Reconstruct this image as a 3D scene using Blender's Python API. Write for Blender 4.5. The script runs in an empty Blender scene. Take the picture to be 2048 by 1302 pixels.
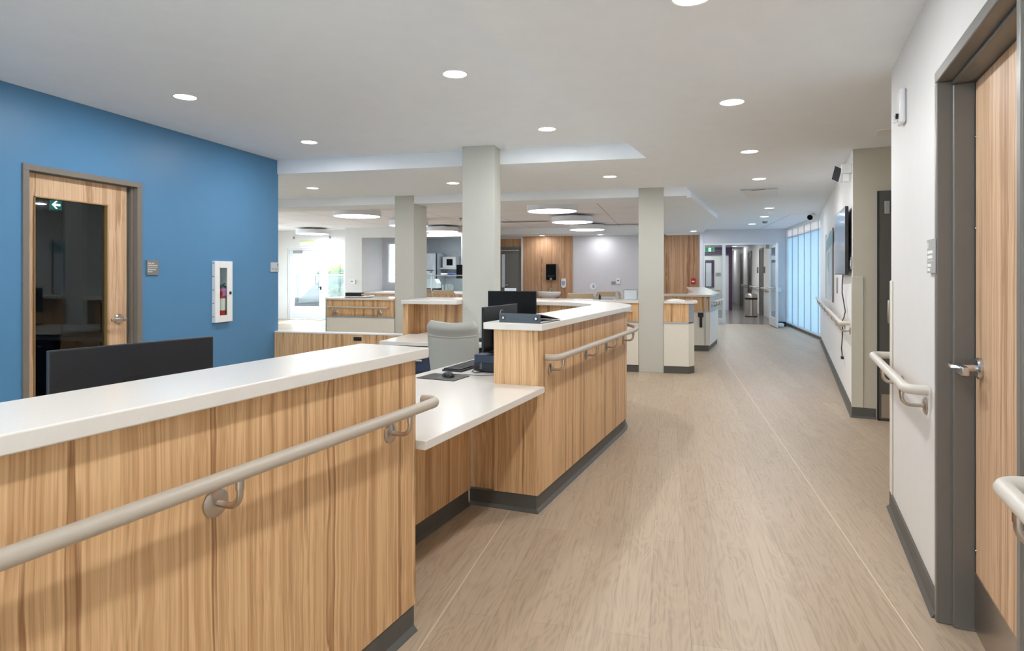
import bpy, bmesh, math, random
from mathutils import Vector, Matrix
random.seed(7)
S = bpy.context.scene
COL = S.collection
PI = math.pi
R = math.radians

# ------------------------------------------------------------------ survey
CAM_H = 1.38              # eye height
UP, LO, SOF, ACT = 2.728, 2.564, 2.48, 2.65   # ceiling levels
AL = R(10.35)             # the station and the right wall stand 10.35 degrees off the corridor
ROT = PI / 2 - AL
DU = (math.sin(AL), math.cos(AL)); DV = (-math.cos(AL), math.sin(AL))
ST = (-.715, 3.487)       # near corner of the tall counter
WR = (1.053, 2.81)        # far edge of the right-hand door frame
def w(u, v, o=ST): return (o[0] + u * DU[0] + v * DV[0], o[1] + u * DU[1] + v * DV[1])

# ------------------------------------------------------------------ materials
def lin(c):
    return tuple(((x / 255) / 12.92 if x / 255 <= .04045 else ((x / 255 + .055) / 1.055) ** 2.4) for x in c) + (1,)
MATS = {}
def base(name):
    m = bpy.data.materials.new(name); m.use_nodes = True
    nt = m.node_tree; b = nt.nodes['Principled BSDF']
    MATS[name] = m
    return m, nt, b
def mat(name, rgb, rough=.5, metal=0, spec=.5, noise=0, nscale=40, emit=None, es=0, coat=0):
    m, nt, b = base(name)
    c = lin(rgb)
    b.inputs['Base Color'].default_value = c
    b.inputs['Roughness'].default_value = rough
    b.inputs['Metallic'].default_value = metal
    b.inputs['Specular IOR Level'].default_value = spec
    b.inputs['Coat Weight'].default_value = coat
    if noise:
        tc = nt.nodes.new('ShaderNodeTexCoord'); n = nt.nodes.new('ShaderNodeTexNoise')
        n.inputs['Scale'].default_value = nscale; n.inputs['Detail'].default_value = 4
        nt.links.new(tc.outputs['Object'], n.inputs['Vector'])
        r = nt.nodes.new('ShaderNodeValToRGB')
        r.color_ramp.elements[0].position = .3; r.color_ramp.elements[1].position = .7
        r.color_ramp.elements[0].color = tuple(x * (1 - noise) for x in c[:3]) + (1,)
        r.color_ramp.elements[1].color = tuple(min(1, x * (1 + noise)) for x in c[:3]) + (1,)
        nt.links.new(n.outputs['Fac'], r.inputs['Fac']); nt.links.new(r.outputs['Color'], b.inputs['Base Color'])
    if emit:
        b.inputs['Emission Color'].default_value = lin(emit); b.inputs['Emission Strength'].default_value = es
    return m
def N(nt, t, **k):
    n = nt.nodes.new(t)
    for a, v in k.items(): setattr(n, a, v)
    return n
def ramp(nt, stops):
    r = nt.nodes.new('ShaderNodeValToRGB'); e = r.color_ramp.elements
    while len(e) < len(stops): e.new(.5)
    for i, (p, c) in enumerate(stops): e[i].position = p; e[i].color = c if len(c) == 4 else lin(c)
    return r
def laminate(name, dark, mid, light, pale, scale=1.0, zs=.035):
    """wood laminate with vertical grain"""
    m, nt, b = base(name)
    tc = N(nt, 'ShaderNodeTexCoord')
    # slow wobble so the streaks are not ruler straight
    wob = N(nt, 'ShaderNodeTexNoise'); wob.inputs['Scale'].default_value = 2.2; wob.inputs['Detail'].default_value = 2
    nt.links.new(tc.outputs['Object'], wob.inputs['Vector'])
    wm = N(nt, 'ShaderNodeVectorMath', operation='MULTIPLY_ADD'); wm.inputs[1].default_value = (.035, .035, 0)
    nt.links.new(wob.outputs['Color'], wm.inputs[0]); nt.links.new(tc.outputs['Object'], wm.inputs[2])
    def streak(sc, zsc, det, rough=.6):
        mp = N(nt, 'ShaderNodeMapping'); mp.inputs['Scale'].default_value = (sc, sc, sc * zsc)
        nt.links.new(wm.outputs[0], mp.inputs['Vector'])
        n = N(nt, 'ShaderNodeTexNoise'); n.inputs['Scale'].default_value = 1; n.inputs['Detail'].default_value = det
        n.inputs['Roughness'].default_value = rough
        nt.links.new(mp.outputs['Vector'], n.inputs['Vector']); return n
    a = streak(13 * scale, zs * .6, 3, .5); f = streak(30 * scale, zs * .6, 4, .65); g = streak(150 * scale, zs * .4, 2)
    x1 = N(nt, 'ShaderNodeMath', operation='MULTIPLY'); x1.inputs[1].default_value = .72; nt.links.new(a.outputs['Fac'], x1.inputs[0])
    x2 = N(nt, 'ShaderNodeMath', operation='MULTIPLY_ADD'); x2.inputs[1].default_value = .28; nt.links.new(f.outputs['Fac'], x2.inputs[0]); nt.links.new(x1.outputs[0], x2.inputs[2])
    r = ramp(nt, [(.3, dark), (.4, mid), (.47, light), (.52, mid), (.565, light), (.6, dark), (.635, mid), (.72, pale)])
    nt.links.new(x2.outputs[0], r.inputs['Fac'])
    fine = ramp(nt, [(.36, (.62, .56, .52, 1)), (.5, (1, 1, 1, 1)), (.7, (1.06, 1.06, 1.05, 1))])
    nt.links.new(g.outputs['Fac'], fine.inputs['Fac'])
    mx = N(nt, 'ShaderNodeMix', data_type='RGBA', blend_type='MULTIPLY'); mx.inputs['Factor'].default_value = .42
    nt.links.new(r.outputs['Color'], mx.inputs[6]); nt.links.new(fine.outputs['Color'], mx.inputs[7])
    nt.links.new(mx.outputs[2], b.inputs['Base Color'])
    b.inputs['Roughness'].default_value = .42; b.inputs['Specular IOR Level'].default_value = .35
    return m
WOOD = laminate('elm_laminate', (156, 113, 76), (200, 158, 114), (228, 190, 144), (240, 207, 164), 1.0, .02)
WOODR = laminate('elm_door_veneer', (176, 138, 104), (204, 168, 134), (222, 190, 156), (232, 204, 174), .9, .03)
WOODF = laminate('elm_wall_panelling', (150, 108, 80), (182, 140, 106), (206, 168, 134), (214, 180, 148), .55, .02)

def floor_mat(name, tint=1.0, rough=.42):
    m, nt, b = base(name)
    tc = N(nt, 'ShaderNodeTexCoord')
    sw = N(nt, 'ShaderNodeMapping'); sw.inputs['Rotation'].default_value = (0, 0, R(90)); sw.inputs['Location'].default_value = (0, .06, 0)
    nt.links.new(tc.outputs['Object'], sw.inputs['Vector'])
    br = N(nt, 'ShaderNodeTexBrick'); br.offset = .37; br.squash = 1
    br.inputs['Scale'].default_value = 1; br.inputs['Brick Width'].default_value = 2.4; br.inputs['Row Height'].default_value = .152
    br.inputs['Mortar Size'].default_value = .0012; br.inputs['Mortar Smooth'].default_value = .3; br.inputs['Bias'].default_value = 0
    br.inputs['Color1'].default_value = lin((184, 166, 144)); br.inputs['Color2'].default_value = lin((175, 156, 134)); br.inputs['Mortar'].default_value = lin((156, 139, 120))
    nt.links.new(sw.outputs['Vector'], br.inputs['Vector'])
    # oak figure: distorted bands stretched along the planks
    mp = N(nt, 'ShaderNodeMapping'); mp.inputs['Scale'].default_value = (7, 1.1, 1)
    nt.links.new(tc.outputs['Object'], mp.inputs['Vector'])
    n1 = N(nt, 'ShaderNodeTexNoise'); n1.inputs['Scale'].default_value = 1.3; n1.inputs['Detail'].default_value = 3; n1.inputs['Distortion'].default_value = .9
    nt.links.new(mp.outputs['Vector'], n1.inputs['Vector'])
    mul = N(nt, 'ShaderNodeMath', operation='MULTIPLY'); mul.inputs[1].default_value = 62; nt.links.new(n1.outputs['Fac'], mul.inputs[0])
    sn = N(nt, 'ShaderNodeMath', operation='SINE'); nt.links.new(mul.outputs[0], sn.inputs[0])
    mp2 = N(nt, 'ShaderNodeMapping'); mp2.inputs['Scale'].default_value = (90, 3, 1); nt.links.new(tc.outputs['Object'], mp2.inputs['Vector'])
    n2 = N(nt, 'ShaderNodeTexNoise'); n2.inputs['Scale'].default_value = 1; n2.inputs['Detail'].default_value = 4; nt.links.new(mp2.outputs['Vector'], n2.inputs['Vector'])
    add = N(nt, 'ShaderNodeMath', operation='MULTIPLY_ADD'); add.inputs[1].default_value = .11
    nt.links.new(sn.outputs[0], add.inputs[0]); nt.links.new(n2.outputs['Fac'], add.inputs[2])
    gr = ramp(nt, [(.25, (.72, .69, .66, 1)), (.5, (1, 1, 1, 1)), (.78, (1.14, 1.13, 1.12, 1))])
    nt.links.new(add.outputs[0], gr.inputs['Fac'])
    mx = N(nt, 'ShaderNodeMix', data_type='RGBA', blend_type='MULTIPLY'); mx.inputs['Factor'].default_value = .62
    nt.links.new(br.outputs['Color'], mx.inputs[6]); nt.links.new(gr.outputs['Color'], mx.inputs[7])
    # pale heat-welded seams between the 1.79 m wide sheets
    sp = N(nt, 'ShaderNodeSeparateXYZ'); nt.links.new(tc.outputs['Object'], sp.inputs[0])
    sh = N(nt, 'ShaderNodeMath', operation='ADD'); sh.inputs[1].default_value = .88 + 1.792 * 10.5; nt.links.new(sp.outputs['X'], sh.inputs[0])
    md = N(nt, 'ShaderNodeMath', operation='MODULO'); md.inputs[1].default_value = 1.792; nt.links.new(sh.outputs[0], md.inputs[0])
    sb = N(nt, 'ShaderNodeMath', operation='SUBTRACT'); sb.inputs[1].default_value = .896; nt.links.new(md.outputs[0], sb.inputs[0])
    ab = N(nt, 'ShaderNodeMath', operation='ABSOLUTE'); nt.links.new(sb.outputs[0], ab.inputs[0])
    lt = N(nt, 'ShaderNodeMath', operation='LESS_THAN'); lt.inputs[1].default_value = .0022; nt.links.new(ab.outputs[0], lt.inputs[0])
    m2 = N(nt, 'ShaderNodeMix', data_type='RGBA'); nt.links.new(lt.outputs[0], m2.inputs['Factor'])
    nt.links.new(mx.outputs[2], m2.inputs[6]); m2.inputs[7].default_value = lin((222, 205, 180))
    nt.links.new(m2.outputs[2], b.inputs['Base Color'])
    b.inputs['Roughness'].default_value = rough; b.inputs['Specular IOR Level'].default_value = .4
    return m
FLOOR = floor_mat('oak_vinyl_planks')
FLOORC = mat('grey_corridor_vinyl', (118, 112, 108), .22, noise=.06, nscale=3)

def tile_ceiling(name):
    m, nt, b = base(name)
    tc = N(nt, 'ShaderNodeTexCoord')
    br = N(nt, 'ShaderNodeTexBrick'); br.offset = 0
    br.inputs['Scale'].default_value = 1; br.inputs['Brick Width'].default_value = 1.22; br.inputs['Row Height'].default_value = 1.22
    br.inputs['Mortar Size'].default_value = .009; br.inputs['Mortar Smooth'].default_value = .1
    for k in ('Color1', 'Color2'): br.inputs[k].default_value = lin((245, 245, 250))
    br.inputs['Mortar'].default_value = lin((196, 196, 200))
    nt.links.new(tc.outputs['Object'], br.inputs['Vector']); nt.links.new(br.outputs['Color'], b.inputs['Base Color'])
    b.inputs['Roughness'].default_value = .9; b.inputs['Specular IOR Level'].default_value = .1
    return m
TILE = tile_ceiling('ceiling_tiles')

def glass_mat(name, tint=(1, 1, 1), refl=1.0, rough=.02):
    m = bpy.data.materials.new(name); m.use_nodes = True; nt = m.node_tree; nt.nodes.clear(); MATS[name] = m
    o = N(nt, 'ShaderNodeOutputMaterial'); t = N(nt, 'ShaderNodeBsdfTransparent'); g = N(nt, 'ShaderNodeBsdfGlossy')
    t.inputs['Color'].default_value = tint + (1,); g.inputs['Roughness'].default_value = rough
    fr = N(nt, 'ShaderNodeLayerWeight'); fr.inputs['Blend'].default_value = .5
    pw = N(nt, 'ShaderNodeMath', operation='POWER'); pw.inputs[1].default_value = 4.5; nt.links.new(fr.outputs['Facing'], pw.inputs[0])
    mu = N(nt, 'ShaderNodeMath', operation='MULTIPLY_ADD'); mu.inputs[1].default_value = .85 * refl; mu.inputs[2].default_value = .035 * refl
    mx = N(nt, 'ShaderNodeMixShader')
    nt.links.new(pw.outputs[0], mu.inputs[0]); nt.links.new(mu.outputs[0], mx.inputs['Fac'])
    nt.links.new(t.outputs[0], mx.inputs[1]); nt.links.new(g.outputs[0], mx.inputs[2]); nt.links.new(mx.outputs[0], o.inputs['Surface'])
    return m
GLASS = glass_mat('clear_glass', (.93, .97, .96))
GLASSD = glass_mat('door_glass', (.74, .8, .84), 1.5)
def channel_mat(name, rgb):
    m = bpy.data.materials.new(name); m.use_nodes = True; nt = m.node_tree; nt.nodes.clear(); MATS[name] = m
    o = N(nt, 'ShaderNodeOutputMaterial'); t = N(nt, 'ShaderNodeBsdfTranslucent'); d = N(nt, 'ShaderNodeBsdfDiffuse'); g = N(nt, 'ShaderNodeBsdfGlossy')
    tc = N(nt, 'ShaderNodeTexCoord'); mp = N(nt, 'ShaderNodeMapping'); mp.inputs['Scale'].default_value = (4, 9, .02)
    n = N(nt, 'ShaderNodeTexNoise'); n.inputs['Scale'].default_value = 1; n.inputs['Detail'].default_value = 2
    nt.links.new(tc.outputs['Object'], mp.inputs['Vector']); nt.links.new(mp.outputs['Vector'], n.inputs['Vector'])
    c = lin(rgb)
    r = ramp(nt, [(.3, tuple(x * .88 for x in c[:3]) + (1,)), (.7, c)]); nt.links.new(n.outputs['Fac'], r.inputs['Fac'])
    nt.links.new(r.outputs['Color'], t.inputs['Color']); d.inputs['Color'].default_value = lin((225, 232, 238)); g.inputs['Roughness'].default_value = .25
    m1 = N(nt, 'ShaderNodeMixShader'); m1.inputs['Fac'].default_value = .3
    nt.links.new(t.outputs[0], m1.inputs[1]); nt.links.new(d.outputs[0], m1.inputs[2])
    m2 = N(nt, 'ShaderNodeMixShader'); m2.inputs['Fac'].default_value = .05
    nt.links.new(m1.outputs[0], m2.inputs[1]); nt.links.new(g.outputs[0], m2.inputs[2]); nt.links.new(m2.outputs[0], o.inputs['Surface'])
    return m
CHAN = channel_mat('channel_glass', (176, 196, 208))
SPAN = channel_mat('white_spandrel_glass', (206, 202, 200))

def quartz():
    m, nt, b = base('white_quartz')
    tc = N(nt, 'ShaderNodeTexCoord'); v = N(nt, 'ShaderNodeTexVoronoi'); v.inputs['Scale'].default_value = 95
    nt.links.new(tc.outputs['Object'], v.inputs['Vector'])
    n = N(nt, 'ShaderNodeTexNoise'); n.inputs['Scale'].default_value = 60; nt.links.new(tc.outputs['Object'], n.inputs['Vector'])
    md = N(nt, 'ShaderNodeMath', operation='MULTIPLY'); nt.links.new(v.outputs['Distance'], md.inputs[0]); nt.links.new(n.outputs['Fac'], md.inputs[1])
    r = ramp(nt, [(.012, (200, 186, 170)), (.04, (222, 218, 211)), (1, (226, 222, 216))])
    nt.links.new(md.outputs[0], r.inputs['Fac']); nt.links.new(r.outputs['Color'], b.inputs['Base Color'])
    b.inputs['Roughness'].default_value = .22; b.inputs['Specular IOR Level'].default_value = .45
    return m
QUARTZ = quartz()
WHITE = mat('white_ceiling_paint', (241, 247, 253), .85, spec=.2, noise=.012, nscale=6)
WALLW = mat('white_wall_paint', (222, 222, 221), .55, spec=.3, noise=.01, nscale=8)
WALLG = mat('greige_wall_paint', (196, 190, 174), .55, spec=.3, noise=.01, nscale=8)
WALLB = mat('bright_white_wall_paint', (238, 238, 239), .55, spec=.3, noise=.01, nscale=8)
COLP = mat('column_paint', (198, 199, 191), .55, spec=.3, noise=.01, nscale=8)
WALLV = mat('pale_grey_wall_paint', (212, 212, 218), .6, spec=.3, noise=.01, nscale=8)
BLUE = mat('blue_wall_paint', (84, 136, 178), .42, spec=.35, noise=.015, nscale=7)
PURPLE = mat('purple_wall_paint', (66, 44, 82), .5, noise=.02, nscale=8)
BASEB = mat('dark_rubber_base', (84, 83, 79), .5, noise=.03, nscale=30)
FRAME = mat('taupe_steel_frame', (122, 117, 110), .38, spec=.5, noise=.015, nscale=25)
FRAMED = mat('grey_steel_frame', (112, 109, 105), .36, spec=.5, noise=.015, nscale=25)
DOORD = mat('dark_grey_steel_door', (84, 82, 76), .4, noise=.02, nscale=20)
RAIL = mat('taupe_vinyl_rail', (184, 174, 160), .38, spec=.45, noise=.015, nscale=60)
RAILW = mat('pale_vinyl_rail', (208, 203, 193), .38, spec=.45, noise=.015, nscale=60)
STEEL = mat('brushed_stainless', (190, 180, 170), .28, 1, noise=.04, nscale=120)
STEELC = mat('kitchen_stainless', (206, 214, 222), .35, .4, noise=.05, nscale=9)
CHROME = mat('satin_chrome', (206, 208, 212), .18, 1, noise=.02, nscale=80)
ALU = mat('white_aluminium', (222, 226, 230), .35, .2, noise=.01, nscale=40)
ALUG = mat('anodised_aluminium', (178, 182, 186), .35, .8, noise=.02, nscale=60)
BLACK = mat('black_plastic', (26, 27, 30), .42, noise=.06, nscale=90)
BLACKM = mat('charcoal_monitor_plastic', (36, 39, 45), .45, spec=.3, noise=.05, nscale=160)
SCREEN = mat('black_glass_screen', (7, 9, 13), .35, spec=.15, noise=.04, nscale=20)
TVS = mat('tv_reflection_tint', (214, 226, 242), .08, .8, spec=1.0, noise=.03, nscale=20)  # pale metallic base puts the bright reflection into the screen colour
BINDER = mat('slate_vinyl_binder', (74, 83, 92), .4, noise=.03, nscale=70)
PAPER = mat('white_paper', (240, 240, 238), .8, noise=.01, nscale=30)
NAVY = mat('navy_steel', (30, 42, 70), .35, noise=.03, nscale=30)
CHAIRG = mat('grey_chair_fabric', (176, 178, 172), .8, spec=.2, noise=.04, nscale=240)
CHAIRS = mat('pale_chair_shell', (196, 194, 182), .55, noise=.02, nscale=60)
WHITEP = mat('white_plastic', (238, 239, 240), .35, noise=.01, nscale=30)
GREYP = mat('grey_plastic', (148, 150, 152), .45, noise=.02, nscale=50)
SIGNG = mat('grey_sign_panel', (124, 124, 122), .45, noise=.02, nscale=40)
SIGNM = mat('mid_grey_sign_panel', (166, 168, 168), .45, noise=.02, nscale=40)
SIGNS = mat('silver_sign_panel', (196, 202, 206), .35, noise=.02, nscale=40)
SIGNT = mat('white_sign_lettering', (240, 240, 238), .5, noise=.01, nscale=40)
SIGND = mat('grey_sign_lettering', (96, 104, 110), .5, noise=.01, nscale=40)
CREAM = mat('cream_wall_protection', (226, 223, 211), .45, noise=.01, nscale=20)
CORNERG = mat('greige_corner_guard', (204, 200, 184), .42, noise=.01, nscale=20)
RED = mat('red_paint', (196, 22, 28), .35, noise=.03, nscale=30)
PINK = mat('pink_tag', (206, 120, 190), .6, noise=.04, nscale=30)
GREEN = mat('exit_sign_green', (18, 120, 84), .4, noise=.01, nscale=30, emit=(20, 150, 100), es=.5)
EXITW = mat('exit_sign_white', (235, 245, 240), .4, noise=.01, nscale=30, emit=(235, 250, 245), es=.9)
EXITD = mat('reflected_sign_white', (150, 175, 185), .4, noise=.01, nscale=30, emit=(200, 225, 235), es=2.6)  # glows to stand in for the arrow reflected in the door glass
REFLG = mat('reflected_sign_green', (14, 70, 60), .4, noise=.01, nscale=30, emit=(10, 80, 66), es=1.2)  # glowing green ground of the same reflected sign
LENS = mat('lit_lens', (255, 255, 255), .4, noise=.001, emit=(255, 252, 244), es=5)
LENSB = mat('lit_drum_diffuser', (255, 255, 255), .4, noise=.001, emit=(248, 249, 255), es=5.5)
TRIMW = mat('white_trim_ring', (244, 244, 240), .4, noise=.005)
DRUMB = mat('white_drum_body', (228, 230, 234), .45, noise=.01, nscale=20)
BLUEP = mat('blue_cloth', (30, 62, 170), .7, noise=.05, nscale=60)
SOAPB = mat('blue_grey_soap_window', (150, 174, 206), .3, noise=.03, nscale=40)
TEAL = mat('teal_print', (150, 188, 200), .6, noise=.1, nscale=12)
PALEB = mat('pale_blue_print', (222, 232, 242), .5, noise=.06, nscale=10)
BEIGE = mat('beech_chair_wood', (190, 168, 138), .5, noise=.05, nscale=18)
BRONZE = mat('gold_glazing_bead', (170, 140, 96), .4, .3, noise=.03, nscale=40)
BOUNCE = mat('bounce_paving', (234, 233, 230), .8, noise=.05, nscale=4)  # kept very bright so the added ground bounces daylight to the ceilings
LIME = mat('lime_print', (214, 222, 120), .6, noise=.02, nscale=20)
PAVE = mat('grey_paving', (120, 122, 126), .8, noise=.05, nscale=4)
LEAFG = mat('green_foliage', (54, 74, 38), .8, noise=.3, nscale=6)
LEAFY = mat('yellow_foliage', (98, 88, 46), .8, noise=.25, nscale=6)
LEAFD = mat('blue_green_foliage', (46, 64, 56), .8, noise=.3, nscale=6)
CARP = mat('silver_car_paint', (72, 74, 84), .3, .3, noise=.03, nscale=8)
ASPH = mat('asphalt_yard', (70, 64, 70), .85, noise=.08, nscale=1)
ROOFM = mat('mauve_roof', (62, 54, 60), .8, noise=.08, nscale=5)
DARKROOM = mat('dim_room_paint', (176, 186, 196), .7, noise=.02, nscale=6)

# ------------------------------------------------------------------ mesh helpers
class MB:
    def __init__(s): s.v = []; s.f = []
    def add(s, vs, fs):
        b = len(s.v); s.v += [tuple(p) for p in vs]; s.f += [tuple(i + b for i in f) for f in fs]; return s
    def box(s, x0, x1, y0, y1, z0, z1):
        x0, x1 = min(x0, x1), max(x0, x1); y0, y1 = min(y0, y1), max(y0, y1); z0, z1 = min(z0, z1), max(z0, z1)
        return s.add([(x, y, z) for z in (z0, z1) for y in (y0, y1) for x in (x0, x1)],
                     [(0, 2, 3, 1), (4, 5, 7, 6), (0, 1, 5, 4), (2, 6, 7, 3), (0, 4, 6, 2), (1, 3, 7, 5)])
    def prism(s, pts, z0, z1):
        n = len(pts)
        return s.add([(x, y, z0) for x, y in pts] + [(x, y, z1) for x, y in pts],
                     [tuple(reversed(range(n))), tuple(range(n, 2 * n))] + [(i, (i + 1) % n, n + (i + 1) % n, n + i) for i in range(n)])
    def xprism(s, prof, x0, x1):          # profile of (y,z) swept along x
        n = len(prof)
        return s.add([(x0, y, z) for y, z in prof] + [(x1, y, z) for y, z in prof],
                     [tuple(range(n)), tuple(reversed(range(n, 2 * n)))] + [(i, n + i, n + (i + 1) % n, (i + 1) % n) for i in range(n)])
    def yprism(s, prof, y0, y1):          # profile of (x,z) swept along y
        n = len(prof)
        return s.add([(x, y0, z) for x, z in prof] + [(x, y1, z) for x, z in prof],
                     [tuple(reversed(range(n))), tuple(range(n, 2 * n))] + [(i, (i + 1) % n, n + (i + 1) % n, n + i) for i in range(n)])
    def rings(s, rings, cap=True, closed=False):
        n = len(rings[0]); m = len(rings); vs = [p for r in rings for p in r]; fs = []
        for i in range(m if closed else m - 1):
            for j in range(n):
                a = i * n + j; b2 = i * n + (j + 1) % n; i2 = ((i + 1) % m) * n
                fs.append((a, b2, i2 + (j + 1) % n, i2 + j))
        if cap and not closed: fs += [tuple(reversed(range(n))), tuple(range((m - 1) * n, m * n))]
        return s.add(vs, fs)
    def tube(s, path, r, n=12, cap=True):
        P = [Vector(p) for p in path]; rs = r if isinstance(r, (list, tuple)) else [r] * len(P)
        T = [(P[min(i + 1, len(P) - 1)] - P[max(i - 1, 0)]).normalized() for i in range(len(P))]
        up = Vector((0, 0, 1)) if abs(T[0].z) < .9 else Vector((1, 0, 0))
        X = T[0].cross(up).normalized(); out = []
        for i, p in enumerate(P):
            X = (X - T[i] * X.dot(T[i])).normalized(); Y = T[i].cross(X)
            out.append([tuple(p + (X * math.cos(2 * PI * k / n) + Y * math.sin(2 * PI * k / n)) * rs[i]) for k in range(n)])
        return s.rings(out, cap)
    def cyl(s, p0, p1, r0, r1=None, n=20): return s.tube([p0, p1], [r0, r0 if r1 is None else r1], n)
    def lathe(s, prof, c=(0, 0, 0), n=32, ax='z'):
        rr = []
        for r, h in prof:
            ring = []
            for k in range(n):
                a = 2 * PI * k / n; x, y = r * math.cos(a), r * math.sin(a)
                p = {'z': (x, y, h), 'y': (x, h, y), 'x': (h, x, y)}[ax]
                ring.append((p[0] + c[0], p[1] + c[1], p[2] + c[2]))
            rr.append(ring)
        if prof[0][0] > .002 and prof[-1][0] > .002 and len(prof) > 2: return s.rings(rr, False, True)
        return s.rings(rr)
    def blob(s, c, r, seed=0, n=12, squash=(1, 1, 1), rough=.25):
        rnd = random.Random(seed); rr = []
        for i in range(1, n):
            t = PI * i / n
            rr.append([tuple(c[k] + squash[k] * r * (1 + rough * (rnd.random() - .5)) * q for k, q in enumerate((math.sin(t) * math.cos(2 * PI * j / (2 * n)), math.sin(t) * math.sin(2 * PI * j / (2 * n)), math.cos(t)))) for j in range(2 * n)])
        return s.rings(rr)
    def build(s, name, m, parent=None, bevel=0, seg=2, smooth=True, xf=None):
        me = bpy.data.meshes.new(name); me.from_pydata(s.v, [], s.f); me.update()
        bm = bmesh.new(); bm.from_mesh(me); bmesh.ops.recalc_face_normals(bm, faces=bm.faces); bm.to_mesh(me); bm.free()
        if xf is not None: me.transform(xf)
        if m: me.materials.append(m)
        if smooth:
            me.polygons.foreach_set('use_smooth', [True] * len(me.polygons)); me.set_sharp_from_angle(angle=R(35))
        o = bpy.data.objects.new(name, me); COL.objects.link(o)
        if parent: o.parent = parent
        if bevel:
            b = o.modifiers.new('Bevel', 'BEVEL'); b.width = bevel; b.segments = seg; b.limit_method = 'ANGLE'; b.angle_limit = R(40)
        return o
def BX(*a): return MB().box(*a)
def tag(o, label=None, cat=None, group=None, kind=None):
    if label: o['label'] = label
    if cat: o['category'] = cat
    if group: o['group'] = group
    if kind: o['kind'] = kind
    return o
def thing(name, label, cat, loc=(0, 0, 0), rot=0, group=None, kind=None):
    o = bpy.data.objects.new(name, None); COL.objects.link(o); o.location = loc; o.rotation_euler = (0, 0, rot); o.empty_display_size = .05
    return tag(o, label, cat, group, kind)
def at_uv(u, v, z, o): p = w(u, v, o); return (p[0], p[1], z)
def structure(name, label, cat, mb, m, **k):
    return tag(mb.build(name, m, **k), label, cat, kind='structure')
FONT = None
def text(name, s, size, m, parent, xf, ext=.0006, align='LEFT', space=1.0):
    cu = bpy.data.curves.new(name, 'FONT'); cu.body = s; cu.size = size; cu.extrude = ext; cu.align_x = align; cu.space_line = space
    to = bpy.data.objects.new(name, cu); COL.objects.link(to)
    dg = bpy.context.evaluated_depsgraph_get(); me = bpy.data.meshes.new_from_object(to.evaluated_get(dg))
    COL.objects.unlink(to); bpy.data.objects.remove(to)
    me.transform(xf); me.materials.clear(); me.materials.append(m)
    o = bpy.data.objects.new(name, me); COL.objects.link(o)
    if parent: o.parent = parent
    return o
def M4(loc, xdir, ydir):
    x = Vector(xdir).normalized(); y = Vector(ydir).normalized(); z = x.cross(y)
    m = Matrix((x, y, z)).transposed().to_4x4(); m.translation = Vector(loc); return m

# ------------------------------------------------------------------ SETTING: floor, ceilings
structure('floor', 'oak look vinyl plank floor of the hall and dining room', 'floor', BX(-13, 6, -3.6, 17.72, -.1, 0), FLOOR, smooth=False)
structure('floor_corridor', 'shiny grey vinyl floor of the far corridor beyond the glass screen', 'floor', BX(-1, 6, 17.72, 36, -.1, 0), FLOORC, smooth=False)
structure('floor_kitchen', 'floor behind the serving hatch', 'floor', BX(-13, -1.0, 17.72, 24, -.1, 0), FLOORC, smooth=False)
def edge_x(y): return -.195 + .1826 * (y - 6.53)
structure('ceiling_recess', 'raised white ceiling field over the nurse station', 'ceiling', MB().prism([(-4.6, -3.3), (-.05, -3.3), (-.05, 6.6), (-4.6, 6.6)], UP, 2.95), WHITE, smooth=False)
structure('ceiling', 'lower white plaster ceiling along the corridor', 'ceiling',
          MB().prism([(edge_x(-3.3), -3.3), (5, -3.3), (5, 17.9), (.98, 17.9), (1.0, 13.1), (.25, 8.84), (-12.2, 8.84), (-12.2, 6.53), (-.195, 6.53)], LO, 2.9), WHITE, smooth=False)
structure('ceiling_soffit', 'dropped white soffit around the dining room', 'ceiling',
          MB().prism([(-.3, 9.4), (.35, 9.4), (1.0, 13.1), (.98, 18.5), (-12.2, 18.5), (-12.2, 17.2), (-.3, 17.2)], SOF, 2.9), WHITE, smooth=False)
structure('ceiling_tiles', 'suspended tile ceiling of the dining room', 'ceiling', BX(-12.2, -.25, 9.4, 17.25, ACT, 2.88), TILE, smooth=False)
structure('trim_beam', 'white dropped beam crossing above the two rear columns', 'beam', BX(-12.2, .28, 8.83, 9.45, 2.44, 2.92), WHITE, smooth=False)
structure('ceiling_tile_strip', 'strip of ceiling tiles beside the channel glass window', 'ceiling', BX(2.42, 3.1, 13.5, 17.73, LO - .004, LO + .05), TILE, smooth=False)
# ------------------------------------------------------------------ walls left side
D0, D1 = 3.541, 4.496        # medication room door opening along the blue wall
structure('wall_left', 'blue painted wall with the medication room door', 'wall',
          MB().box(-4.67, -4.52, -3.3, -3.0, 0, 2.8).box(-4.67, -4.52, -3.0, -.4, 0, .12).box(-4.67, -4.52, -3.0, -.4, 1.5, 2.8).box(-4.67, -4.52, -.4, D0 - .02, 0, 2.8).box(-4.67, -4.52, D1 + .02, 5.43, 0, 2.8).box(-4.67, -4.52, 5.70, 6.55, 0, 2.8).box(-4.67, -4.52, 5.43, 5.70, 0, .868).box(-4.67, -4.52, 5.43, 5.70, 1.504, 2.8).box(-4.67, -4.52, D0 - .02, D1 + .02, 2.15, 2.8), BLUE, smooth=False)
structure('wall_medication_room', 'dim back wall of the medication room', 'wall', MB().box(-7.6, -7.5, 0, 6.55, 0, 2.7).box(-7.5, -4.67, -.05, .05, 0, 2.7).box(-7.6, -4.67, .05, 6.45, 2.6, 2.7), DARKROOM, smooth=False)
structure('wall_north', 'hidden side wall between medication room and dining room', 'wall', BX(-12.2, -4.67, 6.45, 6.55, 0, 2.7), WALLW, smooth=False)
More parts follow.
